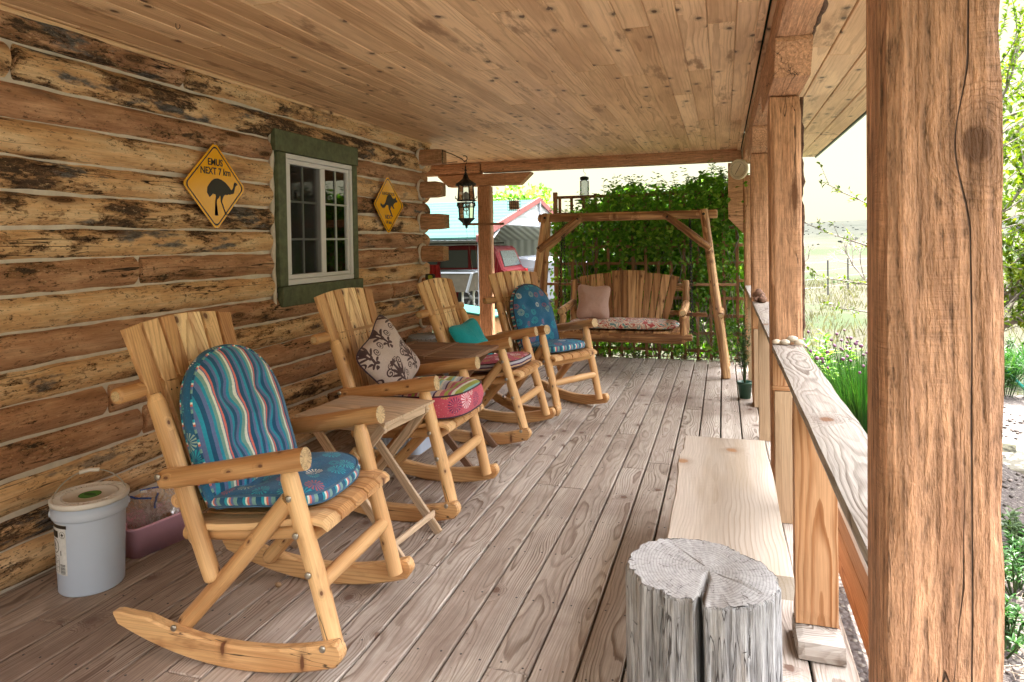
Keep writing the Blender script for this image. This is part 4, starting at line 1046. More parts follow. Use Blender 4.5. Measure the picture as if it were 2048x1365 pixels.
    for k in range(7):
        g = .0075
        gl = g if k not in (3, 4) else .0015; gr = g if k not in (2, 3) else .0015
        b0, b1, t0, t1 = edges_b[k] + gl, edges_b[k + 1] - gr, edges_t[k] + gl, edges_t[k + 1] - gr
        f = lambda y: .028 * (1 - (y / .297) ** 2)
        L = (zt - zb) / up.z
        poly = [(b0, 0), (b1, 0), (t1, L + f(t1)), ((t0 + t1) / 2, L + f((t0 + t1) / 2)), (t0, L + f(t0))]
        o = rwc(); m2 = MB(); prism(m2, poly, (xs(zb) - .019, 0, zb - .0), (0, 1, 0), tuple(up), .019, bev=.003, rnd=U(0, 1))
        m2.wc = [(p[2] + o[0], p[1] + o[1], p[0] * .3 + o[2]) for p in m2.v]
        mb.add(m2.v, m2.f, m2.wc, m2.rn, m2.mi, m2.sm)
        if k in (0, 1, 3, 5, 6):
            for q in (.56, .60): pass
    for k in range(7):   # screw heads along the back rails
        yb = (edges_b[k] + edges_b[k + 1]) / 2; yt = (edges_t[k] + edges_t[k + 1]) / 2
        for z in (.50, .885):
            q = (z - zb) / (zt - zb); y = yb + (yt - yb) * q
            for dy in (-.014, .014):
                lathe(mb, [(.0038, -.002), (.0034, .0012)], (xs(z) + .0004, y + dy, z), 8, ax=(1, 0, .322), mi=1)
    mb.build('backrest', [MT['slat'], MT['dark']], t)
    mb = MB(); tube(mb, [(-.275, -.25, .52), (-.275, .25, .52)], .024, 12); mb.build('back_rail', MT['pine'], t)
    return t
def chair_m(x, y, a, tl):
    return Matrix.Translation((x, y, 0)) @ Matrix.Rotation(radians(a), 4, 'Z') @ Matrix.Translation((0, 0, 1.15)) @ Matrix.Rotation(radians(tl), 4, 'Y') @ Matrix.Translation((0, 0, -1.15))
CM = [chair_m(-1.558, 2.165, 3.6, 0), chair_m(-1.598, 3.396, -.6, 1.0), chair_m(-1.632, 4.719, -2.6, -1.3), chair_m(-1.388, 5.525, -30., 0)]
CL = ['log rocking chair with the blue striped back cushion, beside the white bucket', 'log rocking chair with the damask pillow and a striped pink box cushion, under the window',
      'log rocking chair with a turquoise pillow, right behind the brown slatted table', 'log rocking chair turned towards the viewer with a blue daisy back cushion, nearest the swing']
base = make_chair(); CH = [base]
for k in range(1, 4): CH.append(dup_tree(base, CM[k]))
base.matrix_basis = CM[0]
for c, l in zip(CH, CL): tag(c, l, 'rocking chair', 'log rocking chairs along the cabin wall')

# ------------------------------------------------------------------ cushions
def outline(kind, w, h, n=72):
    P = []
    for k in range(n):
        a = 2 * pi * k / n; c, s = cos(a), sin(a)
        if kind == 'square':
            e = 9.; r = (abs(c) ** e + abs(s) ** e) ** (-1 / e); r *= 1 - .055 * cos(4 * a)
        elif kind == 'back':
            if s >= 0: e = 2.25
            else: e = 7.
            r = (abs(c) ** e + abs(s) ** e) ** (-1 / e)
        else: e = 3.4; r = (abs(c) ** e + abs(s) ** e) ** (-1 / e)
        P.append((c * r * w / 2, s * r * h / 2))
    return P
def cushion(name, label, cat, mat4, kind, w, h, te, tm, mats, tufts=(), piping=None, nr=12, sag=None, n=96, wr=.006, group=None):
    """soft cushion in local xy, thickness along +z; te edge band, tm extra crown"""
    O = outline(kind, w, h, n); vs, wc, fs, ms = [], [], [], []; sd = U(0, 50)
    def crown(f): return (1 - f ** 2.4) ** .62
    def zoff(x, y): return sag(x, y) if sag else 0.
    def tuft(x, y): return sum(d * math.exp(-((x - a) ** 2 + (y - b) ** 2) / (r * r)) for a, b, d, r in tufts)
    def wrk(x, y): return wr * (mnoise.noise(V((x * 14, y * 14, sd))) + .6 * mnoise.noise(V((x * 34, y * 34, sd))))
    for side in (1, -1):
        b0 = len(vs)
        for i in range(nr + 1):
            f = (i / nr) ** .8
            for (ox, oy) in O:
                x, y = ox * f, oy * f
                t = te / 2 + tm * crown(f)
                if side > 0: z = t - tuft(x, y) * crown(min(1, f * .9)) + wrk(x, y) * (1 - f ** 4)
                else: z = -te / 2 - tm * .35 * crown(f) + .3 * tuft(x, y)
                vs.append((x, y, z + zoff(x, y))); wc.append((x, y, 0))
        for i in range(nr):
            for k in range(n):
                k2 = (k + 1) % n; a = b0 + i * n
                q = (a + k, a + n + k, a + n + k2, a + k2)
                fs.append(q if side > 0 else q[::-1]); ms.append(0)
    top, bot = nr * n, (nr + 1) * n + nr * n
    if te > .012:
        b0 = len(vs); nb = 5; al = 0
        for j in range(nb + 1):
            al = 0
            for k, (ox, oy) in enumerate(O):
                if k: al += math.dist(O[k], O[k - 1])
                bu = 1 + .05 * sin(pi * j / nb) * min(1, te / .05)
                zz = te / 2 - te * j / nb
                vs.append((ox * bu, oy * bu, zz + zoff(ox, oy) + .5 * wrk(ox * 2, oy * 2))); wc.append((al, zz + .05, 0))
        for j in range(nb):
            for k in range(n):
                k2 = (k + 1) % n; a = b0 + j * n
                fs.append((a + k, a + n + k, a + n + k2, a + k2)); ms.append(1 if len(mats) > 1 else 0)
    else:
        for k in range(n):
            k2 = (k + 1) % n; fs.append((top + k, bot + k, bot + k2, top + k2)); ms.append(0)
    mb = MB(); mb.add(vs, fs, wc, .5, ms, True)
    ob = mb.build(name, [MT[m] for m in mats], None, mat4=mat4); tag(ob, label, cat, group)
    if piping:
        for zz in ((te / 2, -te / 2) if te > .012 else (0.,)):
            m2 = MB(); tube(m2, [(ox * 1.004, oy * 1.004, zz + zoff(ox, oy)) for ox, oy in O], .0042, 6, closed=True)
            WM[ob.name] = Matrix.Identity(4); m2.build('piping', MT[piping], ob, local=True)
    return ob
def place(cm, o, xax, yax):   # cushion axes in chair coordinates
    x, y = V(xax).normalized(), V(yax); y = (y - x * y.dot(x)).normalized(); z = x.cross(y)
    m = Matrix.Identity(4)
    for i in range(3): m[i][0], m[i][1], m[i][2], m[i][3] = x[i], y[i], z[i], V(o)[i]
    return cm @ m
BUP = (-.322, 0, 1)
T5 = [(-.085, .10, .036, .045), (.085, .10, .036, .045), (-.085, -.07, .036, .045), (.085, -.07, .036, .045)]
cushion('back_cushion', 'blue striped tufted cushion leaning on the back of the nearest rocking chair', 'cushion', place(CM[0], (-.205, .005, .745), (0.12, 1, 0), BUP), 'back', .46, .55, .05, .060, ['f1', 'f2'], T5, 'f2b', group='cushions on the rocking chairs')
cushion('seat_cushion', 'flat blue daisy cushion on the seat of the nearest rocking chair', 'cushion', place(CM[0], (-.005, .0, .510), (0, 1, 0), (-1, 0, -.10)), 'seat', .475, .46, .035, .045, ['f2', 'f2b'], [(-.1, .06, .03, .06), (.1, .06, .03, .06), (0, -.1, .02, .06)], 'piping', sag=lambda x, y: -.10 * max(0, -y - .02) ** 1.6 + .02 * (abs(x) / .22) ** 3, group='cushions on the rocking chairs')
cushion('throw_pillow', 'grey brown pillow with dark damask scrolls on the chair under the window', 'pillow', place(CM[1], (-.165, .0, .745), (-.10, .86, .50), (-.42, -.50, .90)), 'square', .39, .39, .004, .070, ['f5'], [], 'piping2', group='cushions on the rocking chairs', wr=.008)
cushion('seat_cushion', 'thick striped cushion with a pink daisy side band on the chair under the window', 'cushion', place(CM[1], (.085, .0, .562), (0, 1, 0), (-1, 0, -.06)), 'seat', .48, .50, .110, .042, ['f3', 'f4'], [(-.1, .05, .045, .055), (.1, .05, .045, .055), (-.1, -.10, .045, .055), (.1, -.10, .045, .055)], 'piping2', group='cushions on the rocking chairs')
cushion('throw_pillow', 'small turquoise pillow on the chair behind the brown slatted table', 'pillow', place(CM[2], (-.175, .03, .665), (.25, 1, .15), (-.60, 0, 1)), 'square', .31, .31, .004, .055, ['f7'], [], 'f7', group='cushions on the rocking chairs')
cushion('seat_cushion', 'pink daisy cushion on the seat under the turquoise pillow', 'cushion', place(CM[2], (.03, .0, .520), (0, 1, 0), (-1, 0, -.10)), 'seat', .465, .45, .045, .03, ['f4', 'f3'], [], 'piping2', group='cushions on the rocking chairs')
cushion('back_cushion', 'blue daisy tufted cushion leaning on the back of the chair nearest the swing', 'cushion', place(CM[3], (-.20, .0, .755), (0, 1, 0), BUP), 'back', .46, .56, .045, .058, ['f2', 'f2b'], T5, 'piping2', group='cushions on the rocking chairs')
cushion('seat_cushion', 'blue daisy seat cushion with a striped band on the chair nearest the swing', 'cushion', place(CM[3], (.02, .0, .520), (0, 1, 0), (-1, 0, -.10)), 'seat', .465, .46, .045, .03, ['f2', 'f2b'], [], 'piping', group='cushions on the rocking chairs')

# ------------------------------------------------------------------ folding tables
def bar(mb, a, b, w, t, side, rnd=None, ch=.002):
    a, b = V(a), V(b); d = b - a
    box(mb, (a + b) / 2, d.length, t, w, d, V(side).cross(d), ch=ch, rnd=rnd)
t1 = empty('folding_table', 'folding side table with a weathered plywood top between the two nearest rocking chairs', 'side table', loc=(-1.62, 2.87, 0))
mb = MB(); ax = V((.997, -.075, 0)).normalized(); ay = V((-ax.y, ax.x, 0)); c = V((-1.618, 2.870, .623)); slab(mb, c, .485, .455, .015, ax, n=14, nw=8, nt=1, amp=.003, fs=8, ch=.003, rnd=.55, wc=(3, .02, .05)); mb.build('table_top', MT['ply'], t1)
for s in (-1, 1):
    mb = MB(); box(mb, c + ay * (s * .19) + V((0, 0, -.030)), .44, .022, .042, ax, rnd=.6); mb.build('apron', MT['ply'], t1)
    mb = MB(); box(mb, c + ax * (s * .205) + V((0, 0, -.030)), .350, .022, .04, ay, rnd=.5); mb.build('apron', MT['ply'], t1)
for s in (-1, 1):
    for q in (-1, 1):
        off = ay * (s * (.165 if q > 0 else .195))
        top = c + ax * (-q * .21) + off + V((0, 0, -.02)); bot = c + ax * (q * .285) + off; bot.z = 0.0
        mb = MB(); bar(mb, top, bot, .042, .017, ay, rnd=U(.4, .7)); mb.build('leg', MT['ply'], t1)
for q in (-1, 1):
    mb = MB(); bar(mb, c + ax * (q * .245) - ay * .19 - V((0, 0, .54)), c + ax * (q * .245) + ay * .19 - V((0, 0, .54)), .03, .012, ax, rnd=.6); mb.build('stretcher', MT['ply'], t1)
t2 = empty('slatted_table', 'brown slatted folding table between the second and third rocking chairs', 'side table', loc=(-1.80, 4.15, 0))
cx0, cx1, cy0, cy1, zt = -2.13, -1.462, 3.855, 4.445, .700
mb = MB()
for (xa, xb) in ((cx0, cx0 + .045), (-1.818, -1.773), (cx1 - .045, cx1)): box(mb, ((xa + xb) / 2, (cy0 + cy1) / 2, zt - .011), cy1 - cy0, xb - xa, .022, (0, 1, 0))
ns = 13
for (xa, xb) in ((cx0 + .047, -1.820), (-1.771, cx1 - .047)):
    for k in range(ns):
        yy = cy0 + .018 + (cy1 - cy0 - .036) * k / (ns - 1); box(mb, ((xa + xb) / 2, yy, zt - .012), xb - xa, .034, .018, (1, 0, 0), ch=.002)
mb.build('table_top', MT['acacia'], t2)
for yy in (cy0 + .02, cy1 - .02):
    mb = MB(); box(mb, ((cx0 + cx1) / 2, yy, zt - .043), cx1 - cx0 - .03, .02, .04, (1, 0, 0)); mb.build('apron', MT['acacia'], t2)
for yy, q in ((cy0 + .06, 1), (cy0 + .085, -1), (cy1 - .06, 1), (cy1 - .085, -1)):
    mb = MB(); m_ = (cx0 + cx1) / 2; bar(mb, (m_ - q * .26, yy, zt - .03), (m_ + q * .30, yy, 0), .042, .02, (0, 1, 0)); mb.build('leg', MT['acacia'], t2)

# ------------------------------------------------------------------ porch swing
SX0, SX1, SY, SZ = -1.90, -.13, 7.42, 1.655
fr = empty('swing_stand', 'log A-frame stand of the porch swing in front of the vine', 'swing frame', loc=(-1, 7.4, 0))
def logp(nm, a, b, r, par, mat='swing', n=5, r1=None):
    a, b = V(a), V(b); mb = MB(); r1 = r1 or r
    tube(mb, [a.lerp(b, k / n) + V((U(-.004, .004), U(-.004, .004), 0)) for k in range(n + 1)], [r + (r1 - r) * k / n for k in range(n + 1)], 14, wob=.07, fs=5, capmi=1, round0=.012, round1=.012)
    return mb.build(nm, [MT[mat], MT['pine_end']], par)
logp('top_bar', (SX0 - .08, SY, SZ), (SX1 + .08, SY, SZ), .047, fr)
for s, xt in ((-1, SX0 + .02), (1, SX1 - .06)):
    for q in (-1, 1):
        fx = xt + s * .21; fy = SY - .32 if q < 0 else SY + .34
        logp('leg', (xt, SY + q * .052, SZ + .05), (fx, fy, .0), .042, fr, r1=.045)
    logp('cross_log', (xt + s * .16, SY - .27, .62), (xt + s * .16, SY + .30, .62), .036, fr)
    for q in (-1, 1):
        logp('brace', (xt - s * .40, SY + q * .062, SZ + .01), (xt + s * .065, SY - .02 + q * .16, SZ - .36), .037, fr)
        for (bx, bz) in ((xt - s * .365, SZ - .02), (xt + s * .045, SZ - .335)):
            mb = MB(); lathe(mb, [(.015, 0), (.015, .006), (.006, .012)], (bx, SY + q * (.10 if bz > SZ - .2 else .195), bz), 12, ax=(0, q, 0)); mb.build('bolt', MT['black'], fr)
    mb = MB(); lathe(mb, [(.015, 0), (.015, .006), (.006, .012)], (xt, SY - .098, SZ), 12, ax=(0, -1, 0)); mb.build('bolt', MT['black'], fr)
sw = empty('porch_swing', 'slatted log swing bench hanging on black chains at the far end of the porch', 'porch swing', loc=(-1, 7.4, .42))
bx0, bx1, yf, yb = -1.60, -.42, 7.06, 7.50
mb = MB()
for k in range(13):
    w = (bx1 - bx0) / 13; box(mb, (bx0 + w * (k + .5), (yf + yb) / 2 - .01, .452), .47, w - .008, .02, (0, 1, 0), ch=.003)
mb.build('seat', MT['swing'], sw)
for (y, z, r, e) in ((yf - .01, .408, .036, .12), (yf + .10, .36, .036, .04), (yb - .04, .40, .036, .06)): logp('seat_rail', (bx0 - e, y, z), (bx1 + e, y, z), r, sw)
mb = MB(); cxm = (bx0 + bx1) / 2; nS = 12; wt_ = [1, 1, 1, .95, 1.1, .9, 1.1, .95, 1, 1, 1, 1]; tot = sum(wt_); acc = 0
upb = V((0, .24, 1)).normalized()
for k in range(nS):
    f0, f1 = acc / tot, (acc + wt_[k]) / tot; acc += wt_[k]
    g = .009 if k in (0, 1, 2, 8, 9, 10, 11) or k == 3 else .003
    xb0, xb1 = cxm - .42 + .84 * f0, cxm - .42 + .84 * f1; xt0, xt1 = cxm - .555 + 1.11 * f0, cxm - .555 + 1.11 * f1
    h = lambda x: .545 + .055 * (1 - ((x - cxm) / .555) ** 2) + (.02 if 4 <= k <= 7 else 0)
    ob_ = MB(); o = rwc()
    prism(ob_, [(xb0 + g / 2, 0), (xb1 - g / 2, 0), (xt1 - g / 2, h(xt1)), (xt0 + g / 2, h(xt0))], (0, yb + .005, .455), (1, 0, 0), tuple(upb), -.022 if False else .022, bev=.003, rnd=U(0, 1))
    ob_.wc = [(p[2] + o[0], p[0] + o[1], o[2]) for p in ob_.v]; mb.add(ob_.v, ob_.f, ob_.wc, ob_.rn, ob_.mi, ob_.sm)
mb.build('backrest', MT['swing'], sw)
for z in (.60, .86): logp('back_rail', (bx0 - .06, yb + .05 + (z - .45) * .24, z), (bx1 + .08, yb + .05 + (z - .45) * .24, z), .028, sw)
for s, x in ((-1, bx0 - .03), (1, bx1 + .03)):
    logp('arm_post', (x, yf + .0, .36), (x, yf + .0, .63), .036, sw); logp('arm', (x, yf - .09, .66), (x, yb + .10, .70), .040, sw)
    logp('arm_post', (x, yb + .06, .40), (x, yb + .14, .95), .036, sw)
    for y, tx in ((yf + .05, x + s * .075), (yb + .02, x + s * .075)):
        mb = MB(); a, b = V((tx, y, .40)), V((x + s * .06, SY + (y - SY) * .10, SZ - .04)); L = (b - a).length; n = int(L / .030); d = (b - a) / n
        for k in range(n):
            c = a + d * (k + .5); xx, yy, zz = frame(d); side = yy if k % 2 else zz; pts = []
            for q in range(10):
                an = 2 * pi * q / 10; pts.append(c + d.normalized() * (cos(an) * .0205) + side * (sin(an) * .010))
            tube(mb, pts, .0034, 5, closed=True)
        mb.build('chain', MT['black'], sw)
mb = MB(); box(mb, (bx1 + .10, yb - .05, .60), .30, .05, .035, (1, 0, 0)); mb.build('arm_bracket', MT['swing'], sw)
cushion('swing_pad', 'paisley patterned pad on the seat of the porch swing', 'cushion', place(Matrix.Identity(4), (-1.015, 7.24, .515), (1, 0, 0), (0, 1, 0)), 'seat', 1.10, .46, .055, .022, ['f6'], [(-.27, 0, .03, .05), (.0, 0, .03, .05), (.27, 0, .03, .05), (-.13, -.2, .02, .05), (.13, -.2, .02, .05)], None, group=None)
cushion('throw_pillow', 'plain dusty pink pillow propped up on the porch swing', 'pillow', place(Matrix.Identity(4), (-1.345, 7.30, .73), (1, .1, -.05), (0.03, .22, 1)), 'square', .34, .36, .004, .065, ['f8'], [], None)
# ------------------------------------------------------------------ road-sign plaques on the wall (face +x; viewer's right is +y)
def sign(cy, cz, hd, label, texts, sil, silcol='ink', tilt=0., bend=0.):
    t = empty('road_sign_plaque', label, 'sign', 'yellow diamond signs on the log wall', mat4=Matrix.Translation((-2.758, cy, cz)) @ Matrix.Rotation(radians(tilt), 4, 'X'))
    def P2(o, poly, d, x0, mat, nm):
        mb = MB(); prism(mb, poly, (x0, 0, 0), (0, 1, 0), (0, 0, 1), d); ob = mb.build(nm, MT[mat], t, local=True); return ob
    def diamond(h, rc=.03):
        P = []
        for k in range(4):
            a = pi / 2 * k; c = V((cos(a), sin(a), 0)); n = V((-sin(a), cos(a), 0))
            for q in (-2, -1, 0, 1, 2):
                u = q / 2; p = c * (h - rc * (.55 + .45 * u * u) * .55) + n * (rc * u * .62); P.append((p.x, p.y))
        return P
    D = diamond(hd); P2(t, D, .003, -.003, 'yellow', 'plate')
    A, B = diamond(hd * .935), diamond(hd * .895); mb = MB(); vs, fs = [], []
    for x in (0.0, .0008):
        for p in A: vs.append((x, p[0], p[1]))
        for p in B: vs.append((x, p[0], p[1]))
    n = len(A)
    for k in range(n):
        k2 = (k + 1) % n; fs.append((2 * n + k, 2 * n + k2, 3 * n + k2, 3 * n + k)); fs.append((k, k2, 2 * n + k2, 2 * n + k)); fs.append((n + k2, n + k, 3 * n + k, 3 * n + k2))
    mb.add(vs, fs, None, .5); mb.build('border_line', MT['ink'], t, local=True)
    P2(t, sil, .0008, .0, silcol, 'silhouette')
    for (s, y, z, size) in texts:
        cu = bpy.data.curves.new('lettering', 'FONT'); cu.body = s; cu.size = size; cu.align_x = 'CENTER'; cu.align_y = 'CENTER'; cu.offset = size * .022; cu.extrude = .0004
        tmp = bpy.data.objects.new('lettering', cu); COL.objects.link(tmp); bpy.context.view_layer.update()
        me = bpy.data.meshes.new_from_object(tmp.evaluated_get(bpy.context.evaluated_depsgraph_get())); bpy.data.objects.remove(tmp)
        o = bpy.data.objects.new('lettering', me); COL.objects.link(o); me.materials.clear(); me.materials.append(MT['ink'])
        o.parent = t; o.matrix_basis = Matrix.Translation((.0008, y, z)) @ Matrix(((0, 0, 1, 0), (1, 0, 0, 0), (0, 1, 0, 0), (0, 0, 0, 1))) @ Matrix.Diagonal((.94, 1.02, 1, 1))
    for z in (hd * .955, -hd * .955):
        mb = MB(); lathe(mb, [(.005, 0), (.004, .002), (.001, .0025)], (0, 0, z), 10, ax=(1, 0, 0)); mb.build('screw', MT['steel'], t, local=True)
    if bend:   # the thin plate curls away from the wall on its far side
        for c in t.children:
            import bmesh
            bm = bmesh.new(); bm.from_mesh(c.data); L_ = c.matrix_basis; Li = L_.inverted()
            for k in range(-11, 12):
                co = Li @ V((0, .021 * k, 0)); no = (Li.to_3x3() @ V((0, 1, 0))).normalized()
                bmesh.ops.bisect_plane(bm, geom=bm.verts[:] + bm.edges[:] + bm.faces[:], plane_co=co, plane_no=no, clear_inner=False, clear_outer=False)
            for v in bm.verts:
                w_ = L_ @ v.co; w_.x += bend * max(0, w_.y + .10) ** 2; v.co = Li @ w_
            bm.to_mesh(c.data); bm.free()
    return t
EMU = [(470,845),(437,790),(433,720),(450,680),(470,640),(500,608),(540,598),(585,610),(640,645),(690,695),(722,738),(740,700),(742,650),(750,625),(770,628),(780,645),(797,660),(775,668),(764,690),(760,740),(752,780),(720,785),(712,798),(690,790),(676,806),(660,798),(640,812),(628,850),(622,890),(690,1045),(720,1052),(718,1060),(680,1062),(606,890),(598,830),(590,815),(582,845),(562,870),(553,1055),(598,1068),(595,1076),(556,1076),(542,900),(545,830),(530,800),(518,808),(505,796),(490,825)]
def emu_pt(u, v):   # crop pixels of the sign -> plaque plane, bilinear on its four corners
    a, b = (u - 163) / (895 - 163), (v - 140) / (1262 - 140)
    yv = (a - .5) * .50; zv = -(b - .5) * .50 - (a - .5) * .0
    yv += (.5 - a) * 0 ; return (yv - (b - .5) * .095, zv + (a - .47) * -.0)
sign(3.225, 1.742, .250, 'yellow diamond sign reading EMUS NEXT 7 km with a black emu, left of the window', [('EMUS', .0, .134, .053), ('NEXT 7 km', .002, .083, .053)], [emu_pt(*p) for p in EMU], tilt=0)
KAN = [(-.135, -.012), (-.10, -.028), (-.07, -.022), (-.045, .0), (-.02, .045), (.015, .068), (.05, .06), (.075, .035), (.10, .032), (.125, .05), (.128, .028), (.15, .015), (.145, .002), (.118, .0), (.095, -.012), (.08, -.03), (.10, -.05), (.092, -.06), (.065, -.042), (.05, -.03), (.035, -.06), (.055, -.095), (.075, -.125), (.062, -.128), (.03, -.09), (.005, -.055), (.0, -.03), (-.03, -.025), (-.06, -.05), (-.10, -.055), (-.135, -.035)]
sign(5.318, 1.732, .250, 'yellow diamond sign with a kangaroo reading NEXT 14 km, right of the window', [('KANGAROOS', 0, .095, .036), ('NEXT', .0, -.105, .048), ('14 km', .0, -.150, .044)], [(a, b + .026) for a, b in KAN], 'ink', bend=.22)

# ------------------------------------------------------------------ bucket and tub by the wall
bk = empty('plastic_bucket', 'white lidded plastic bucket with a wire handle standing by the log wall', 'bucket', loc=(-2.532, 2.178, 0))
B0 = V((-2.532, 2.178, 0)); BS = .87
def bsc(L): return [(r * BS, z) for r, z in L]
mb = MB(); lathe(mb, bsc([(.132, .0), (.138, .006), (.148, .30), (.1485, .305), (.158, .306), (.160, .312), (.1605, .338), (.150, .342), (.151, .372)]), B0, 64); mb.build('body', MT['bucket'], bk)
mb = MB(); lathe(mb, bsc([(.150, .358), (.164, .358), (.166, .364), (.166, .376), (.161, .381), (.155, .378), (.150, .372), (.118, .3725), (.116, .377), (.112, .377), (.110, .3735), (.0, .3735)]), B0, 64, cap0=False, cap1=False)
for k in range(40):
    a = 2 * pi * k / 40; d = V((cos(a), sin(a), 0)); box(mb, B0 + d * (.136 * BS) + V((0, 0, .3745)), .026, .006, .006, d, ch=.002)
mb.build('lid', MT['lid'], bk)
mb = MB(); lathe(mb, bsc([(.048, .3737), (.048, .3746)]), B0, 40); mb.build('sticker', MT['sticker'], bk)
mb = MB(); lathe(mb, bsc([(.034, .3747), (.034, .3751)]), B0, 24, sx=1, sy=.45); lathe(mb, bsc([(.048, .3747), (.0482, .3752), (.0445, .3752), (.0445, .3747)]), B0, 40, cap0=False, cap1=False); mb.build('sticker_print', plain('dark_green_print', (.02, .12, .03), .5), bk)
ha = radians(49); hd_ = V((cos(ha), sin(ha), 0)); mb = MB(); pts = []
hx = V((-.76, .65, 0))
for k in range(25):
    a = pi * k / 24; q = hd_ * (cos(a) * -.163 * BS) + (V((0, 0, 1)) * .93 + hx * .36).normalized() * (sin(a) * .150); pts.append(B0 + V((0, 0, .322)) + q)
tube(mb, pts, .0027, 6); mb.build('wire_handle', MT['steel'], bk)
mb = MB(); tube(mb, [pts[10] , pts[12], pts[14]], .0085, 12); mb.build('grip', MT['lid'], bk)
for s in (-1, 1):
    mb = MB(); lathe(mb, [(.012, -.004), (.012, .006), (.006, .008)], B0 + V((0, 0, .322)) + hd_ * (s * .158 * BS), 12, ax=hd_ * s); mb.build('handle_pin', MT['bucket'], bk)
def cpatch(mb, a0, a1, z0, z1, e, n=8):   # patch on the bucket wall (angles in degrees)
    vs, fs = [], []
    for k in range(n + 1):
        a = radians(a0 + (a1 - a0) * k / n)
        for z in (z0, z1):
            r = (.138 + .010 * z / .30) * BS + e; vs.append(B0 + V((cos(a) * r, sin(a) * r, z)))
    for k in range(n): fs.append((2 * k, 2 * k + 2, 2 * k + 3, 2 * k + 1))
    mb.add(vs, fs, None, .5, 0, True)
LA = -127.
mb = MB(); cpatch(mb, LA, LA + 44, .09, .296, .0008, 12); mb.build('label', MT['label_white'], bk)
mb = MB()
for (a, b, z0, z1) in ((0, 46, .280, .294), (0, 25, .240, .268), (2, 20, .072 + .03, .103), (0, 24, .165, .1665), (0, 24, .145, .1465), (0, 24, .120, .1215), (24, 25, .10, .16), (1, 18, .152, .154), (1, 16, .157, .159), (1, 20, .137, .139), (1, 15, .131, .133), (1, 18, .112, .114), (30, 32, .17, .19)): cpatch(mb, LA + a, LA + b, z0, z1, .0016, 6)
for k in range(9): cpatch(mb, LA + 28, LA + 40, .095 + k * .0046, .0965 + k * .0046 + (.001 if k % 3 else 0), .0016, 4)
for (ca, cz, rr) in ((13, .205, .030), (36, .255, .014)):
    for k in range(24):
        a0 = 2 * pi * k / 24; pts_ = []
        for e_ in (a0, a0 + 2 * pi / 24):
            for r2 in (rr, rr * .9): pts_.append((LA + ca + degrees_(r2 * cos(e_) / .127) if False else LA + ca + math.degrees(r2 * cos(e_) / .127), cz + r2 * sin(e_)))
        vs = [B0 + V((cos(radians(p[0])) * ((.138 + .010 * p[1] / .3) * BS + .0016), sin(radians(p[0])) * ((.138 + .010 * p[1] / .3) * BS + .0016), p[1])) for p in pts_]
        mb.add(vs, [(0, 1, 3, 2)], None, .5)
for (a, b, z0, z1) in ((9, 12, .20, .222), (13, 15, .195, .216), (10, 17, .19, .194), (33, 39, .252, .257), (35, 37, .246, .262)): cpatch(mb, LA + a, LA + b, z0, z1, .0016, 3)
mb.build('label_print', MT['ink'], bk)
tb = empty('plastic_tub', 'pink plastic tub beside the white bucket, filled with zip bags', 'tub', loc=(-2.60, 2.56, 0))
def rrect(w, h, r, n=6):
    P = []
    for (cx, cy, a0) in ((w / 2 - r, h / 2 - r, 0), (-w / 2 + r, h / 2 - r, 90), (-w / 2 + r, -h / 2 + r, 180), (w / 2 - r, -h / 2 + r, 270)):
        for k in range(n + 1):
            a = radians(a0 + 90 * k / n); P.append((cx + r * cos(a), cy + r * sin(a)))
    return P
TM = Matrix.Translation((-2.585, 2.545, 0)) @ Matrix.Rotation(radians(78), 4, 'Z')
mb = MB(); L = [(rrect(.27, .17, .035), .004), (rrect(.275, .175, .035), .0), (rrect(.31, .20, .04), .132), (rrect(.325, .215, .045), .134), (rrect(.325, .215, .045), .142), (rrect(.305, .195, .04), .142), (rrect(.27, .17, .035), .012)]
vs, fs = [], []; n = len(L[0][0])
for P_, z in L: vs += [TM @ V((p[0], p[1], z)) for p in P_]
for i in range(len(L) - 1):
    for k in range(n): fs.append((i * n + k, i * n + (k + 1) % n, (i + 1) * n + (k + 1) % n, (i + 1) * n + k))
fs.append(tuple(range(n))[::-1]); fs.append(tuple(range((len(L) - 1) * n, len(L) * n)))
mb.add(vs, fs, None, .5, 0, True); mb.build('body', MT['pinktub'], tb)
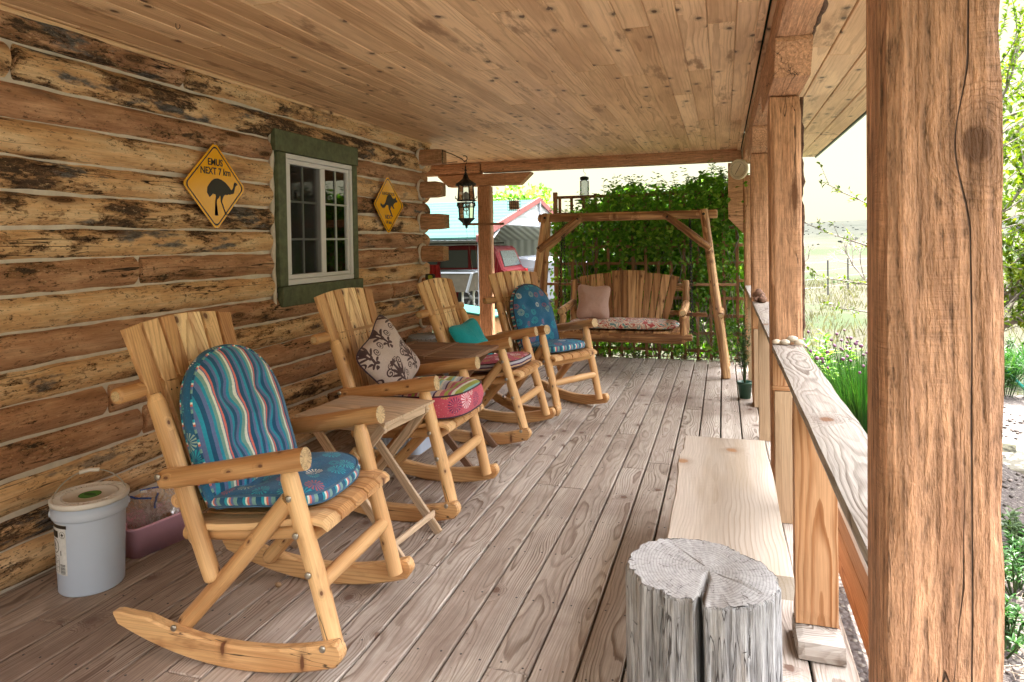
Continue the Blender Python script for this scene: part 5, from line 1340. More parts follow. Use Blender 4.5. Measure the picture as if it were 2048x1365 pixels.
for i, (lx, ly, az, tl, hh, lb) in enumerate(((-.05, -.01, 14, -14, .25, 'clear zip bag with a blue strip standing in the pink tub'), (.07, .0, 62, 24, .225, 'clear zip bag leaning towards the chair end of the pink tub'), (-.02, .02, -35, 16, .19, 'clear zip bag slumped low in the pink tub'))):
    m4 = TM @ Matrix.Translation((lx, ly, .02)) @ Matrix.Rotation(radians(az), 4, 'Z') @ Matrix.Rotation(radians(tl), 4, 'Y')
    bg_ = empty('zip_bag', lb, 'plastic bag', 'zip bags in the pink tub', mat4=m4)
    mb = MB(); vs, fs = [], []; sd_ = U(0, 50)
    for sgn in (1, -1):
        b0 = len(vs)
        for a in range(11):
            for b in range(11):
                x, z = (a / 10 - .5) * (.13 + .07 * b / 10), b / 10 * hh
                y = sgn * (.003 + .026 * sin(pi * a / 10) * (1 - b / 10) ** .7) + .012 * mnoise.noise(V((x * 18, z * 18, sd_))) + .005 * mnoise.noise(V((x * 50, z * 50, sd_ + sgn)))
                vs.append((y, x, z))
        for a in range(10):
            for b in range(10):
                q = b0 + a * 11 + b; fs.append((q, q + 11, q + 12, q + 1))
    mb.add(vs, fs, None, .5, 0, True); mb.build('film', MT['bag'], bg_, local=True)
    mb = MB(); pts = [V((.012 * mnoise.noise(V(((a / 10 - .5) * 3.6, hh * 18, sd_))), (a / 10 - .5) * .20, hh)) for a in range(11)]
    tube(mb, pts, .0045, 6); mb.build('zip_strip', MT['blue'], bg_, local=True)
    mb = MB(); 
    for q in range(16): lathe(mb, [(.004, -.014), (.014, -.004), (.012, .008), (.003, .014)], (U(-.012, .012), U(-.06, .06), U(.012, .09)), 7, rnd=U(0, 1))
    mb.build('contents', plain('brown_nuts_%d' % i, (.22, .12, .07), .6, nsc=40., namt=.3), bg_, local=True)
mb = MB(); lathe(mb, [(.004, 0), (.011, .004), (.013, .010), (.010, .017), (.003, .020)], (-1.753, 2.358, .001), 12, sx=1.1, sy=.85); tag(mb.build('walnut', plain('walnut_shell', (.36, .22, .12), .7, nsc=150., namt=.3, bump=.5)), 'small tan nut lying on the deck behind the nearest rocker', 'nut')

# ------------------------------------------------------------------ live-edge bench and driftwood stump
bn = empty('live_edge_bench', 'pale live edge plank bench along the railing', 'bench', loc=(0, 2.7, 0))
mb = MB(); vs, wc, fs = [], [], []; ny, nx = 40, 10
def ledge(y, s):
    if s < 0: return -.178 + .020 * mnoise.noise(V((y * 2.6, 1, 4))) + .007 * mnoise.noise(V((y * 9, 1, 4))) - .012 * math.exp(-((y - 3.05) / .12) ** 2)
    return .178 + .006 * mnoise.noise(V((y * 2.3, 5, 4)))
for j in range(ny + 1):
    y = 2.035 + 1.345 * j / ny; a, b = ledge(y, -1), ledge(y, 1)
    ring_ = []
    for i in range(nx + 1): ring_.append((a + (b - a) * i / nx, .45 + .0015 * mnoise.noise(V((i, y * 4, 1)))))
    ring_ += [(b + .002, .445), (b + .003, .41), (b, .385)]
    for i in range(nx + 1): ring_.append((b + (a + .03 - b) * i / nx, .383))
    ring_ += [(a + .012, .41), (a - .006, .437)]
    for (x, z) in ring_: vs.append((x, y, z)); wc.append((y + 5, x + .03, (z - .45) + .045))
n = len(ring_)
for j in range(ny):
    for i in range(n): fs.append((j * n + i, j * n + (i + 1) % n, (j + 1) * n + (i + 1) % n, (j + 1) * n + i))
fs.append(tuple(range(n))); fs.append(tuple(range(ny * n, (ny + 1) * n))[::-1])
mb.add(vs, fs, wc, .5, 0, False)
mb.build('plank', MT['bench'], bn)
for (x, y, yy) in ((.10, 2.16, 2.06), (-.06, 2.16, 2.06), (.10, 3.2, 3.28), (-.10, 3.2, 3.28)):
    mb = MB(); bar(mb, (x, y, .385), (x + .035 * (1 if x > 0 else -1), yy, 0), .10, .045, (1, 0, 0)); mb.build('leg', MT['fir'], bn)
st = empty('driftwood_stump', 'weathered grey driftwood stump with a deep split, in front of the bench', 'stump', loc=(-.06, 1.865, 0))
mb = MB(); vs, wc, fs, ms, sm = [], [], [], [], []; NSg, NZ = 220, 60; ZT = .518
def srad(a, z):
    e = .195 * (.145 / .195) / sqrt((.145 / .195 * cos(a)) ** 2 + sin(a) ** 2)
    r = e * (1 + .035 * mnoise.noise(V((cos(a) * 1.4, sin(a) * 1.4, z * 1.3))))
    r += .010 * mnoise.noise(V((cos(a) * 6, sin(a) * 6, z * 1.6 + 3))) + .0055 * mnoise.noise(V((cos(a) * 17, sin(a) * 17, z * 2.2))) + .0035 * mnoise.noise(V((cos(a) * 42, sin(a) * 42, z * 5)))
    for (ca, w, d) in ((-1.62, .050, .13), (-2.25, .012, .015), (-.75, .012, .012), (-2.8, .015, .015)):
        cz = ca + .10 * mnoise.noise(V((z * 4, ca, 1))); da = (a - cz + pi) % (2 * pi) - pi
        r -= d * math.exp(-(da / (w * (1.25 - z * .5))) ** 4) * (1 if z > .06 else .6)
    return r + .012 * max(0, .1 - z) * 5
for j in range(NZ + 1):
    z0 = j / NZ
    for k in range(NSg):
        a = 2 * pi * k / NSg - pi; z = z0 * ZT; r = srad(a, z)
        if z0 > .985: r -= .006
        zz = z + (z0 ** 6) * (.006 * mnoise.noise(V((cos(a) * 3, sin(a) * 3, 8))) + .0025 * mnoise.noise(V((cos(a) * 14, sin(a) * 14, 8))) + .02 * sin(a) - .014 * cos(a))
        vs.append((-.06 + cos(a) * r, 1.865 + sin(a) * r, zz)); wc.append((z, cos(a) * r * 1.3, sin(a) * r * 1.3))
for j in range(NZ):
    for k in range(NSg):
        k2 = (k + 1) % NSg; fs.append((j * NSg + k, j * NSg + k2, (j + 1) * NSg + k2, (j + 1) * NSg + k)); ms.append(0); sm.append(True)
NR = 14; b0 = len(vs); t0 = NZ * NSg
for i in range(NR + 1):
    f = 1 - i / NR
    for k in range(NSg):
        p = vs[t0 + k]; a = 2 * pi * k / NSg - pi
        cx, cy, cz_ = -.045, 1.875, ZT
        g = f ** 7; re_ = .145 / sqrt((.145 / .195 * cos(a)) ** 2 + sin(a) ** 2) - .008
        sx_, sy_ = -.06 + cos(a) * re_, 1.865 + sin(a) * re_; sz_ = ZT + .020 * sin(a) - .014 * cos(a)
        ex, ey, ez = sx_ + (p[0] - sx_) * g, sy_ + (p[1] - sy_) * g, sz_ + (p[2] - sz_) * g
        x, y = cx + (ex - cx) * f, cy + (ey - cy) * f
        z = cz_ + (ez - cz_) * f + .0016 * mnoise.noise(V((x * 90, y * 90, 1))) + .005 * mnoise.noise(V((x * 16, y * 16, 1)))
        for (ca, wd) in ((-1.60, .045), (2.3, .010), (-.35, .010)):
            da = abs((a - ca + pi) % (2 * pi) - pi); z -= (.030 if ca < -1 else .006) * math.exp(-(da / (wd / max(.2, f))) ** 2) * (1 if f > .12 else 0) * (1 if f < .8 or ca < -1 else .5)
        vs.append((x, y, z)); wc.append((z, x + .045, y - 1.875))
for i in range(NR):
    for k in range(NSg):
        k2 = (k + 1) % NSg; fs.append((b0 + i * NSg + k, b0 + i * NSg + k2, b0 + (i + 1) * NSg + k2, b0 + (i + 1) * NSg + k)); ms.append(1); sm.append(True)
mb.add(vs, fs, wc, .5, ms, sm); mb.build('trunk', [MT['drift'], MT['drift_top']], st)
mb = MB()
for k in range(26):   # loose splinters
    a = U(-pi, 0) if k > 8 else U(-1.72, -1.52); z = U(.05, .48); r = srad(a, z) + .001; p = V((-.06 + cos(a) * r, 1.865 + sin(a) * r, z))
    q = p + V((cos(a) * U(.004, .016), sin(a) * U(.004, .016), U(-.03, .03))); tube(mb, [p, q], [.0016, .0004], 4)
mb.build('splinter', MT['drift'], st)['kind'] = 'stuff'

# ------------------------------------------------------------------ things on the rail
for i, (x, y, r, sy_, lb) in enumerate(((.245, 3.565, .019, .9, 'round pebble at the inner edge of the railing against the second post'), (.283, 3.553, .021, .8, 'grey streaked pebble second from the inner edge on the railing'), (.318, 3.572, .024, 1., 'largest tan pebble resting on top of two others on the railing'), (.345, 3.548, .022, .85, 'flat pebble at the outer edge of the railing against the second post'), (.265, 3.578, .012, 1., 'tiny pebble squeezed behind the inner pebbles on the railing'))):
    mb = MB(); z0 = .8775 + (.012 if i == 2 else 0); lathe(mb, [(r * .25, 0), (r * .8, r * .18), (r, r * .55), (r * .85, r * .95), (r * .45, r * 1.22), (r * .05, r * 1.3)], (x, y, z0), 16, sx=1.15, sy=sy_, rnd=U(0, 1))
    tag(mb.build('pebble', MT['stone'], loc=(x, y, z0)), lb, 'pebble', 'pebbles on the railing')
for i, (x, y) in enumerate(((.262, 5.93), (.30, 5.925))):
    mb = MB(); r = .024; lathe(mb, [(r * .25, 0), (r * .8, r * .18), (r, r * .55), (r * .85, r * .95), (r * .45, r * 1.22), (r * .05, r * 1.3)], (x, y, .8775), 16, sy=.8, rnd=U(0, 1))
    tag(mb.build('pebble', MT['stone'], loc=(x, y, .8775)), ('pale pebble beside the gnarled root at the third post', 'pale pebble at the third post, on the outer side of its neighbour')[i], 'pebble', 'pebbles on the railing')
mb = MB()
for k in range(7): 
    c = V((.275 + U(-.03, .03), 5.86 + U(-.04, .04), .915 + U(-.015, .05))); lathe(mb, [(.006, -.03), (.026, -.018), (.032, .0), (.022, .02), (.006, .03)], c, 9, ax=V((U(-1, 1), U(-1, 1), U(-1, 1))), rnd=U(0, 1))
tube(mb, [(.24, 5.85, .90), (.275, 5.86, .93), (.31, 5.87, .895)], .022, 9, wob=.3)
tag(mb.build('root_knot', MT['root']), 'gnarled brown piece of root lying on the railing before the third post', 'root')

# ------------------------------------------------------------------ lantern, bracket, hangings
br = empty('iron_bracket', 'black iron bracket hook on the end of the topmost squared log', 'bracket', loc=(-2.53, 6.0, 2.2))
mb = MB(); pts = [V((-2.527, 5.995, 2.27)), V((-2.44, 6.03, 2.235)), V((-2.36, 6.07, 2.19))] + [V((-2.34 + .028 * sin(a), 6.08, 2.195 - .028 * cos(a))) for a in [k * .45 for k in range(0, 9)]]
tube(mb, pts, .0045, 6); tube(mb, [(-2.528, 5.995, 2.28), (-2.528, 5.995, 2.15), (-2.40, 6.05, 2.165)], .004, 6); mb.build('hook_arm', MT['black'], br)
LC = V((-2.345, 6.12, 0))
ln = empty('hanging_lantern', 'black iron lantern with glass sides hanging by the log corner', 'lantern', loc=LC + V((0, 0, 2.2)))
def lring(z, r, t=.004, seg=8, mbx=None): tube(mbx, [LC + V((cos(2 * pi * k / seg) * r, sin(2 * pi * k / seg) * r, z)) for k in range(seg)], t, 6, closed=True)
mb = MB(); tube(mb, [LC + V((.0, 0, 2.13))] + [LC + V((.016 * sin(a), 0, 2.15 + .016 - .016 * cos(a))) for a in [.7 * k for k in range(8)]], .003, 5)
lathe(mb, [(.003, 2.04), (.016, 2.055), (.006, 2.075), (.014, 2.088), (.005, 2.105), (.009, 2.118), (.002, 2.135)], LC, 12); mb.build('finial', MT['black'], ln)
mb = MB(); lathe(mb, [(.098, 1.955), (.085, 1.968), (.060, 1.985), (.035, 2.005), (.02, 2.045)], LC, 8, smooth=False)
for k in range(16):
    a = 2 * pi * (k + .5) / 16; box(mb, LC + V((cos(a) * .094, sin(a) * .094, 1.952)), .03, .004, .022, (-sin(a), cos(a), 0))
mb.build('roof', MT['black'], ln)
mb = MB()
for k in range(8):
    a = 2 * pi * k / 8; c, s = cos(a), sin(a)
    tube(mb, [LC + V((c * .074, s * .074, 1.95)), LC + V((c * .086, s * .086, 1.795))], .0045, 6); tube(mb, [LC + V((c * .080, s * .080, 1.77)), LC + V((c * .072, s * .072, 1.625))], .004, 6)
for z, r, t in ((1.95, .076, .005), (1.80, .090, .006), (1.775, .090, .006), (1.735, .083, .005), (1.625, .082, .006)): lring(z, r, t, 8, mb)
for k in range(16):
    a = 2 * pi * k / 16; pts = [LC + V((cos(a) * .087 + cos(q) * .0 - sin(a) * .010 * cos(q), sin(a) * .087 + cos(a) * .010 * cos(q), 1.756 + .012 * sin(q))) for q in [j * pi / 4 for j in range(8)]]; tube(mb, pts, .003, 4, closed=True)
lathe(mb, [(.083, 1.622), (.060, 1.60), (.030, 1.575), (.012, 1.555), (.014, 1.545), (.003, 1.53)], LC, 8, smooth=False)
for k in range(8):
    a = 2 * pi * k / 8; tube(mb, [LC + V((cos(a) * .088, sin(a) * .088, 1.81)), LC + V((cos(a) * .112, sin(a) * .112, 1.825)), LC + V((cos(a) * .108, sin(a) * .108, 1.84))], .003, 5)
mb.build('cage', MT['black'], ln)
mb = MB(); lathe(mb, [(.070, 1.948), (.082, 1.80)], LC, 8, smooth=False, cap0=False, cap1=False); lathe(mb, [(.076, 1.77), (.068, 1.628)], LC, 8, smooth=False, cap0=False, cap1=False); mb.build('glass', MT['lglass'], ln)
mb = MB(); lathe(mb, [(.025, 1.80), (.025, 1.87), (.003, 1.885)], LC, 12); mb.build('candle', MT['white_paint'], ln)
sb = empty('scroll_bracket', 'small black scroll bracket on the post behind the lantern', 'bracket', loc=(-2.95, 8.0, 1.9))
mb = MB(); tube(mb, [(-2.925, 8.0, 1.92), (-2.98, 7.99, 1.90), (-3.05, 7.98, 1.84)] + [(-3.06 + .03 * cos(a), 7.98, 1.79 - .03 * sin(a) + .03) for a in [.5 * k for k in range(8)]], .006, 6); tube(mb, [(-3.06, 7.98, 2.0), (-3.06, 7.98, 1.83), (-3.05, 7.98, 1.74), (-3.01, 7.98, 1.73), (-3.0, 7.98, 1.77)], .006, 6); mb.build('scroll', MT['black'], sb)
ch_ = empty('wind_chime', 'reddish wooden crossbar with strings hung on the post behind the lantern', 'wind chime', loc=(-2.83, 7.97, 1.62))
mb = MB(); box(mb, (-2.835, 7.975, 1.622), .54, .03, .03, (1, 0, -.01)); mb.build('crossbar', MT['trellis'], ch_)
mb = MB()
for a, b, z in ((-3.06, -2.93, .75), (-2.95, -2.90, .9), (-2.60, -2.68, .85), (-2.62, -2.72, .9)): tube(mb, [(a, 7.955, 1.61), (b, 7.955, z)], .0016, 4)
mb.build('string', MT['litter'], ch_)
fd = empty('bird_feeder', 'clear bottle bird feeder with a dark tray hanging above the vine', 'bird feeder', loc=(-1.70, 8.70, 2.0))
FC = V((-1.70, 8.70, 0))
mb = MB(); lathe(mb, [(.055, 1.94), (.060, 1.95), (.062, 2.02), (.057, 2.03), (.062, 2.04), (.062, 2.16), (.057, 2.17), (.05, 2.185)], FC, 20); mb.build('bottle', glass_mat('feeder_plastic', (.82, .86, .88), .08, .75), fd)
mb = MB(); lathe(mb, [(.058, 2.185), (.058, 2.215), (.04, 2.225)], FC, 20); mb.build('cap', MT['black'], fd)
mb = MB(); lathe(mb, [(.13, 1.915), (.135, 1.925), (.06, 1.93), (.05, 1.945)], FC, 24); lathe(mb, [(.02, 1.86), (.06, 1.87), (.06, 1.91)], FC, 16)
m_h = MB(); tube(m_h, [FC + V((0, 0, 2.22)), FC + V((.015, 0, 2.26)), FC + V((-.012, 0, 2.29)), FC + V((0, 0, 2.34)), FC + V((0, .0, 2.385))], .003, 5); m_h.build('hanger', MT['black'], fd)
for k in range(6):
    a = 2 * pi * k / 6; tube(mb, [FC + V((cos(a) * .05, sin(a) * .05, 1.89)), FC + V((cos(a) * .12, sin(a) * .12, 1.87))], .006, 5)
mb.build('tray', MT['black'], fd)
su = empty('suet_feeder', 'brown suet cake in a wire cage hanging left of the swing', 'bird feeder', loc=(-2.62, 8.60, 1.9))
mb = MB(); box(mb, (-2.62, 8.60, 1.88), .13, .045, .12, (1, .25, .05), ch=.008); mb.build('suet_cake', MT['suet'], su)
mb = MB()
for k in range(7):
    x = -.075 + .025 * k
    for y in (-.032, .032): tube(mb, [(-2.62 + x, 8.60 + y + x * .25, 1.805), (-2.62 + x, 8.60 + y + x * .25, 1.965)], .0022, 4)
for z in (1.805, 1.845, 1.885, 1.925, 1.965):
    tube(mb, [(-2.62 + a * .077, 8.60 + b * .034 + a * .02, z) for a, b in ((-1, -1), (1, -1), (1, 1), (-1, 1))], .0022, 4, closed=True)
tube(mb, [(-2.62, 8.6, 1.97), (-2.62, 8.6, 2.16), (-2.605, 8.6, 2.18), (-2.62, 8.6, 2.20), (-2.62, 8.6, 2.38)], .002, 4); mb.build('wire_cage', MT['black'], su)
th = empty('dial_thermometer', 'round cream dial thermometer fixed near the top of the corner post', 'thermometer', loc=(.19, 7.90, 2.13))
TD = V((-.52, -.85, 0)).normalized(); TC = V((.165, 7.86, 2.150))
mb = MB(); lathe(mb, [(.100, -.028), (.112, -.02), (.112, .0), (.104, .008), (.098, .003), (.0, .002)], TC, 32, ax=TD, cap1=False); mb.build('case', MT['dial'], th)
mb = MB(); tx = V((-TD.y, TD.x, 0))
for k in range(30):
    a = 2 * pi * k / 30; d = tx * cos(a) + V((0, 0, 1)) * sin(a); box(mb, TC + d * .082 + TD * .0035, .014, .003, .001, d, TD, ch=.0001)
d = tx * .5 + V((0, 0, .8)); box(mb, TC + TD * .005, .13, .005, .0012, d, TD, ch=.0002); mb.build('pointer', MT['ink'], th)
mb = MB(); tube(mb, [TC + V((.0, .03, .06)), (.23, 8.0, 2.19)], .005, 5); tube(mb, [TC + V((.0, .03, -.06)), (.23, 8.0, 2.09)], .005, 5); mb.build('mount', MT['steel'], th)
# small things hung by the corner logs
mb = MB(); vs, fs = [], []
for j in range(13):
    for i in range(13):
        u, v = i / 12, j / 12; w = .09 * (.55 + .45 * v)
        vs.append((-2.64 + (u - .5) * 2 * w + .01 * sin(v * 5), 6.03 - .02 + .018 * sin(u * 16 + v * 2), 1.19 - v * (.20 + .05 * sin(u * 7))))
for j in range(12):
    for i in range(12): fs.append((j * 13 + i, j * 13 + i + 1, (j + 1) * 13 + i + 1, (j + 1) * 13 + i))
mb.add(vs, fs, None, .5, 0, True)
tag(mb.build('red_cloth', MT['red_cloth'], loc=(-2.64, 6.0, 1.19)), 'crumpled red cloth hanging at the log corner above the third chair', 'cloth')
tm_ = empty('tape_measure', 'lime and grey tape measure lying on a log end by the red cloth', 'tape measure', loc=(-2.66, 5.97, 1.05))
mb = MB(); prism(mb, rrect(.09, .06, .018), (-2.665, 5.99, 1.075), (1, 0, 0), (0, 0, 1), .04, bev=.004); mb.build('case', MT['dark'], tm_)
mb = MB(); prism(mb, rrect(.045, .04, .015), (-2.655, 5.949, 1.075), (1, 0, 0), (0, 0, 1), .004, bev=.001); mb.build('face', MT['lime'], tm_)
dr = empty('ribbed_drum', 'low grey round drum with a ribbed lid in the corner behind the slatted table', 'drum', loc=(-2.50, 5.75, 0))
DC = V((-2.50, 5.75, 0)); mb = MB(); lathe(mb, [(.24, 0), (.27, .05), (.275, .42), (.29, .44), (.292, .50), (.28, .51)], DC, 40, cap1=False); mb.build('body', MT['greydrum'], dr)
mb = MB(); lathe(mb, [(.292, .505), (.285, .53), (.25, .545), (.0, .55)], DC, 40, cap0=False, cap1=False)
for k in range(36):
    a = 2 * pi * k / 36; d = V((cos(a), sin(a), 0)); box(mb, DC + d * .17 + V((0, 0, .552)), .20, .010, .010, d + V((0, 0, -.03)), ch=.003)
mb.build('lid', MT['greydrum'], dr)
tt = empty('storage_tote', 'pale ribbed plastic tote tucked under the brown slatted table', 'storage box', loc=(-2.12, 4.22, 0))
mb = MB(); vs, fs = [], []; TC2 = V((-2.12, 4.22, 0)); L = [(rrect(.38, .26, .04), .0), (rrect(.44, .31, .05), .37), (rrect(.47, .34, .05), .372), (rrect(.47, .34, .05), .40), (rrect(.30, .2, .05), .405)]
n = len(L[0][0])
for P_, z in L: vs += [TC2 + V((p[0], p[1], z)) for p in P_]
for i in range(len(L) - 1):
    for k in range(n): fs.append((i * n + k, i * n + (k + 1) % n, (i + 1) * n + (k + 1) % n, (i + 1) * n + k))
fs.append(tuple(range(n))[::-1]); fs.append(tuple(range((len(L) - 1) * n, len(L) * n))); mb.add(vs, fs, None, .5)
for k in range(14): box(mb, TC2 + V((-.19 + .029 * k, -.150, .2)), .30, .008, .012, (0, -.06, 1), (0, -1, 0))
mb.build('body', MT['bucket'], tt)
# ------------------------------------------------------------------ plants
def leaf(mb, p, d, nrm, L, w, rnd, fold=.25, curl=.15):
    """one folded leaf: p base, d direction, nrm up"""
    d = d.normalized(); s = d.cross(nrm)
    if s.length < 1e-4: s = V((1, 0, 0))
    s.normalize(); n = s.cross(d)
    vs = [p, p + d * (L * .35) + s * (w * .5) + n * (fold * w), p + d * (L * .35), p + d * (L * .35) - s * (w * .5) + n * (fold * w),
          p + d * (L * .72) + s * (w * .38) + n * (fold * w * .7 - curl * L * .3), p + d * (L * .72) - n * (curl * L * .35), p + d * (L * .72) - s * (w * .38) + n * (fold * w * .7 - curl * L * .3), p + d * L - n * (curl * L)]
    wcs = [(0, 0, 0), (.35, .5, 0), (.35, 0, 0), (.35, -.5, 0), (.72, .38, 0), (.72, 0, 0), (.72, -.38, 0), (1, 0, 0)]
    mb.add(vs, [(0, 2, 1), (0, 3, 2), (1, 2, 5, 4), (2, 3, 6, 5), (4, 5, 7), (5, 6, 7)], wcs, rnd, 0, True)
def rv(): 
    while True:
        v = V((U(-1, 1), U(-1, 1), U(-1, 1)))
        if .1 < v.length < 1: return v.normalized()
# trellis
tr = empty('wooden_trellis', 'brown wooden lattice trellis carrying the vine behind the swing', 'trellis', loc=(-.85, 8.25, 0))
mb = MB()
for k in range(15):
    x = -1.92 + k * .148; box(mb, (x, 8.235, .95 + (.02 if k % 2 else 0)), 1.98 + U(-.03, .03), .036, .018, (0, 0, 1), (0, -1, 0))
for k in range(10):
    z = .09 + k * .205; box(mb, (-.88, 8.255, z), 2.2, .018, .036, (1, 0, 0))
mb.build('lattice', MT['trellis'], tr)
mb = MB(); box(mb, (-1.98, 8.25, 1.0), 2.0, .05, .05, (0, 0, 1)); mb.build('side_post', MT['trellis'], tr)
# climbing vine
vn = empty('climbing_vine', 'dense green climbing vine covering the trellis at the end of the porch', 'vine', loc=(-.85, 8.4, -.3))
mb = MB()
def vtop(x): return 1.93 + .12 * mnoise.noise(V((x * 2.3, 0, 7))) - .55 * max(0, (-1.25 - x)) + (.10 if x > -.4 else 0)
cnt = 0
def vdens(x, z):
    d = .50 + 1.2 * mnoise.noise(V((x * 2.4, z * 2.4, 11))) + .55 * mnoise.noise(V((x * 6, z * 6, 3)))
    if z > 1.45: d += .6
    if z < .75: d -= .10
    if z < .35: d -= .35
    if -1.55 < x < -.35 and .55 < z < 1.45: d -= .15
    return d
cnt = 0
while cnt < 21000:
    x, z = U(-2.02, .36), U(.0, 2.35)
    if z > vtop(x) + U(-.06, .14): continue
    k = R.random()
    if k < .46:
        if R.random() > vdens(x, z): continue
        y = 8.20 - abs(R.gauss(0, .06)) - (.10 * max(0, (z - 1.3))) if R.random() < .6 else U(8.2, 8.4)
    else:
        y = U(8.40, 9.0)
        if z < .40 and R.random() < .62: continue
    n = V((U(-.6, .6), -1 if R.random() < .8 else U(-.4, .6), U(.1, 1.1))).normalized(); d = V((U(-1, 1), U(-.7, .2), U(-1, .35)))
    big = 1 if y < 8.42 else 1.5
    leaf(mb, V((x, y, z)), d, n, (.034 + .05 * R.random() ** 1.5) * big, U(.022, .046) * big, min(1, max(0, R.gauss(.42, .24)))); cnt += 1
stems = MB()
for k in range(80):   # sprays standing above the top and left side
    x = U(-1.95, .30); z = vtop(x) - .06; p = V((x, U(8.15, 8.55), z)); L = U(.12, .42); d = V((U(-.6, .6), U(-.5, .1), 1)).normalized(); pts = [p]
    for q in range(6):
        d = (d + V((U(-.25, .25), U(-.2, .1), -.09))).normalized(); pts.append(pts[-1] + d * (L / 6))
    tube(stems, pts, [.003, .003, .0025, .002, .002, .0015, .001], 4)
    for q in range(1, 7):
        for s in (-1, 1):
            if R.random() < .85: leaf(mb, pts[q], V((s * U(.4, 1), U(-.6, .3), U(-.2, .6))), V((0, -.5, .9)), U(.03, .06), U(.018, .032), min(1, max(0, R.gauss(.5, .25))))
for k in range(60):
    x = U(-1.95, .3); pts = [V((x, U(8.2, 8.35), 0.0))]
    top = U(.5, 1.9)
    while pts[-1].z < top: pts.append(pts[-1] + V((U(-.07, .07), U(-.03, .03), U(.08, .15))))
    tube(stems, pts, [U(.003, .007)] * len(pts), 5)
for k in range(30):
    a = U(-1.9, .2); pts = [V((a + .05 * q * U(.5, 1.5) * (1 if k % 2 else -1), 8.19 - .01 * q, max(.02, U(.05, .5) + .02 * q))) for q in range(5)]; tube(stems, pts, .0025, 4)
mb.build('foliage', MT['vine'], vn); stems.build('stem', MT['trunk'], vn)
mb = MB()
for k in range(900):
    x = U(-2.0, .32); y = 8.17 - abs(R.gauss(0, .06)); leaf(mb, V((x, y, .012 + abs(R.gauss(0, .02)))), V((U(-1, 1), U(-1, 1), U(-.1, .2))), V((0, 0, 1)), U(.02, .05), U(.012, .03), U(0, 1))
tag(mb.build('leaf_litter', plain('dead_leaf', (.16, .085, .045), .9, nsc=60., rndvar=.5)), kind='stuff')
# chives beside the railing
def chive(x, y, z, r, h, n, label, nf):
    t = empty('chive_plant', label, 'chives', 'chives growing beside the railing', loc=(x, y, z)); mb = MB()
    for k in range(n):
        a, q = U(0, 2 * pi), r * sqrt(U(0, 1)); b = V((x + cos(a) * q * .6, y + sin(a) * q * .6, z)); out = V((cos(a), sin(a), 0)); ht = h * U(.55, 1.0); le = U(.05, .45) * (q / r + .25)
        w = U(.0022, .0038); sdv = V((-sin(a + U(-1, 1)), cos(a + U(-1, 1)), 0)) * w; vs, wcs = [], []
        for i in range(6):
            f = i / 5; p = b + out * (le * ht * f * f * .9) + V((0, 0, ht * (f - .25 * le * f * f * 1.6))); ww = 1 - f * .85
            vs += [p - sdv * ww, p + sdv * ww]; wcs += [(f, -.3, 0), (f, .3, 0)]
        mb.add(vs, [(2 * i, 2 * i + 1, 2 * i + 3, 2 * i + 2) for i in range(5)], wcs, min(1, max(0, R.gauss(.45, .25))), 0, True)
    mb.build('leaves', MT['chive'], t)
    mb = MB(); sm_ = MB()
    for k in range(nf):
        a, q = U(0, 2 * pi), r * sqrt(U(0, 1)); b = V((x + cos(a) * q * .5, y + sin(a) * q * .5, z)); top = V((x + cos(a) * q * 1.25, y + sin(a) * q * 1.25, z + h * U(.82, 1.12)))
        tube(sm_, [b, b.lerp(top, .5) + V((0, 0, .04)), top], .0022, 4); s = U(.010, .017)
        lathe(mb, [(s * .3, -s * .8), (s * .9, -s * .35), (s, s * .1), (s * .7, s * .7), (s * .15, s)], top, 8, rnd=U(0, 1))
    mb.build('blossom', MT['chive_fl'], t)['kind'] = 'stuff'; sm_.build('flower_stalk', MT['chive'], t)['kind'] = 'stuff'
chive(1.02, 5.75, -.12, .34, .66, 1500, 'big chive clump with purple buds just beyond the railing', 36)
chive(1.36, 6.25, -.14, .34, .62, 1200, 'chive clump with purple buds showing beside the nearest post', 26)
chive(.98, 6.75, -.12, .30, .58, 700, 'chive clump farther along the porch behind the second post', 12)
chive(1.10, 4.55, -.28, .26, .50, 800, 'low chive clump nearest the viewer beyond the railing', 5)
def bush(name, label, cat, x, y, z, r, h, n, ll, lw, mat, group=None, stems_=10, up=.8):
    t = empty(name, label, cat, group, loc=(x, y, z)); mb, sm_ = MB(), MB()
    for k in range(stems_):
        a = U(0, 2 * pi); q = r * sqrt(U(0, 1)); p = V((x + cos(a) * q * .3, y + sin(a) * q * .3, z)); top = V((x + cos(a) * q, y + sin(a) * q, z + h * U(.7, 1.05)))
        mid = p.lerp(top, .5) + V((U(-.03, .03), U(-.03, .03), .03)); tube(sm_, [p, mid, top], [.005, .004, .002], 5)
        for i in range(n):
            f = U(.2, 1.0); c = p.lerp(mid, f * 2) if f < .5 else mid.lerp(top, f * 2 - 1); b = U(0, 2 * pi)
            leaf(mb, c, V((cos(b), sin(b), U(.0, up * 1.5))), V((0, 0, 1)), ll * U(.6, 1.15), lw * U(.7, 1.1), min(1, max(0, R.gauss(.5, .25))))
    mb.build('foliage', MT[mat], t); sm_.build('stem', MT['herb'], t); return t
bush('leafy_shrub', 'broad leaved green shrub growing behind the second post', 'shrub', .86, 6.35, -.15, .22, .78, 34, .085, .030, 'vine', stems_=11)
bush('garden_plant', 'light green ferny plant by the gravel path beside the nearest post', 'plant', 1.34, 3.85, -.34, .20, .26, 40, .045, .012, 'chive', 'small plants by the gravel path', 14)
bush('garden_plant', 'reddish stemmed plant beside the edging board at the path', 'plant', 1.50, 4.25, -.34, .14, .22, 26, .05, .018, 'herb', 'small plants by the gravel path', 9)
